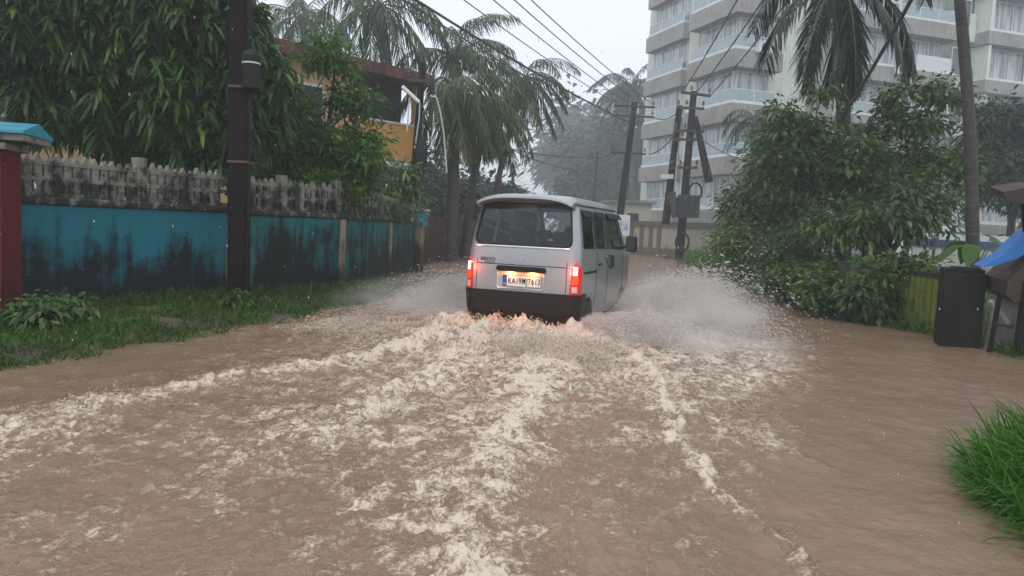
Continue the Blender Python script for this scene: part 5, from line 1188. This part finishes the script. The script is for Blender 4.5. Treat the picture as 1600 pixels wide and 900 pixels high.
spray('crest_drops', [tufts(260, 22, samp_line(CREST[0][0], .07), (.1, .75), .4, (.0015, .005)), tufts(170, 22, samp_line(CREST[2][0], .12), (.1, 1.0), .5, (.002, .008)), tufts(120, 18, samp_line(CREST[1][0], .05), (.1, .5), .3, (.0015, .004)),
                      tufts(200, 20, samp_line([(900, 600), (600, 620), (500, 700), (700, 760), (1150, 650)], .4), (.1, .5), .4, (.0015, .005))], (1, 2.2), SPR2)
# fine mist hanging over the plumes
def mist(name, c, r, dens):
    m = bpy.data.materials.new(name + '_air'); m.use_nodes = True; n = m.node_tree.nodes; l = m.node_tree.links; n.clear()
    v = n.new('ShaderNodeVolumePrincipled'); v.inputs['Color'].default_value = (.93, .905, .88, 1); o = n.new('ShaderNodeOutputMaterial'); l.new(v.outputs[0], o.inputs['Volume'])
    tc = n.new('ShaderNodeTexCoord'); ln = n.new('ShaderNodeVectorMath'); ln.operation = 'LENGTH'; l.new(tc.outputs['Object'], ln.inputs[0])
    mr = n.new('ShaderNodeMapRange'); mr.interpolation_type = 'SMOOTHERSTEP'; mr.inputs[1].default_value = 1.0; mr.inputs[2].default_value = .25; mr.inputs[3].default_value = 0; mr.inputs[4].default_value = 1; l.new(ln.outputs['Value'], mr.inputs[0])
    nz = n.new('ShaderNodeTexNoise'); nz.inputs['Scale'].default_value = 2.6; nz.inputs['Detail'].default_value = 4; l.new(tc.outputs['Object'], nz.inputs['Vector'])
    m2 = n.new('ShaderNodeMapRange'); m2.inputs[1].default_value = .38; m2.inputs[2].default_value = .68; m2.inputs[3].default_value = .1; m2.inputs[4].default_value = dens; l.new(nz.outputs['Fac'], m2.inputs[0])
    mu = n.new('ShaderNodeMath'); mu.operation = 'MULTIPLY'; l.new(mr.outputs[0], mu.inputs[0]); l.new(m2.outputs[0], mu.inputs[1]); l.new(mu.outputs[0], v.inputs['Density'])
    mb = MB(); K = 20; J = 10; prof = [(math.sin(math.pi * j / J), -math.cos(math.pi * j / J)) for j in range(1, J)]
    mb.lathe((0, 0, 0), [(a, b) for a, b in prof], K); mb.v = [(a, b_, max(cz, -.05)) for a, b_, cz in mb.v]
    o_ = mb.build(name, m, None, smooth=True); o_.location = c; o_.scale = r; o_.rotation_euler = (0, 0, -VYAW); tag(o_, kind='stuff')
def lw(la, al, z): q = v0 + al * vh + la * vr; return (q[0], q[1], z)
mist('spray_mist_right', lw(1.9, 1.2, .22), (1.5, 1.9, .70), 1.0)
mist('spray_mist_low', lw(2.1, -.2, .06), (1.6, 1.4, .36), 1.0)
mist('spray_mist_left', lw(-1.8, .9, .08), (1.3, 2.0, .55), .9)
# falling rain close to the lens and over the road
n = 2600; dpt = 1.2 + 16 * rng.random(n) ** .8; px = rng.uniform(-.75, .75, n) * dpt; pz = CAMZ + rng.uniform(-.45, .42, n) * dpt
kp = pz > .02; Pn = np.stack([px, dpt, pz], 1)[kp]; drops('raindrops', Pn, .0011 + .0009 * rng.random(len(Pn)), np.tile([.18, 0, -1.0], (len(Pn), 1)), rng.uniform(1.5, 4, len(Pn)))
# ------------------------------------------------------------------ haze of the downpour
def build_haze(density):
    m = bpy.data.materials.new('haze_air'); m.use_nodes = True; n = m.node_tree.nodes; l = m.node_tree.links; n.clear()
    v = n.new('ShaderNodeVolumePrincipled'); v.inputs['Color'].default_value = (.90, .94, .97, 1); v.inputs['Density'].default_value = density; v.inputs['Anisotropy'].default_value = .25
    o = n.new('ShaderNodeOutputMaterial'); l.new(v.outputs[0], o.inputs['Volume'])
    tag(MB().box(-210, 210, -32, 405, -1.6, 25).build('haze', m), kind='stuff')
build_haze(.0034)
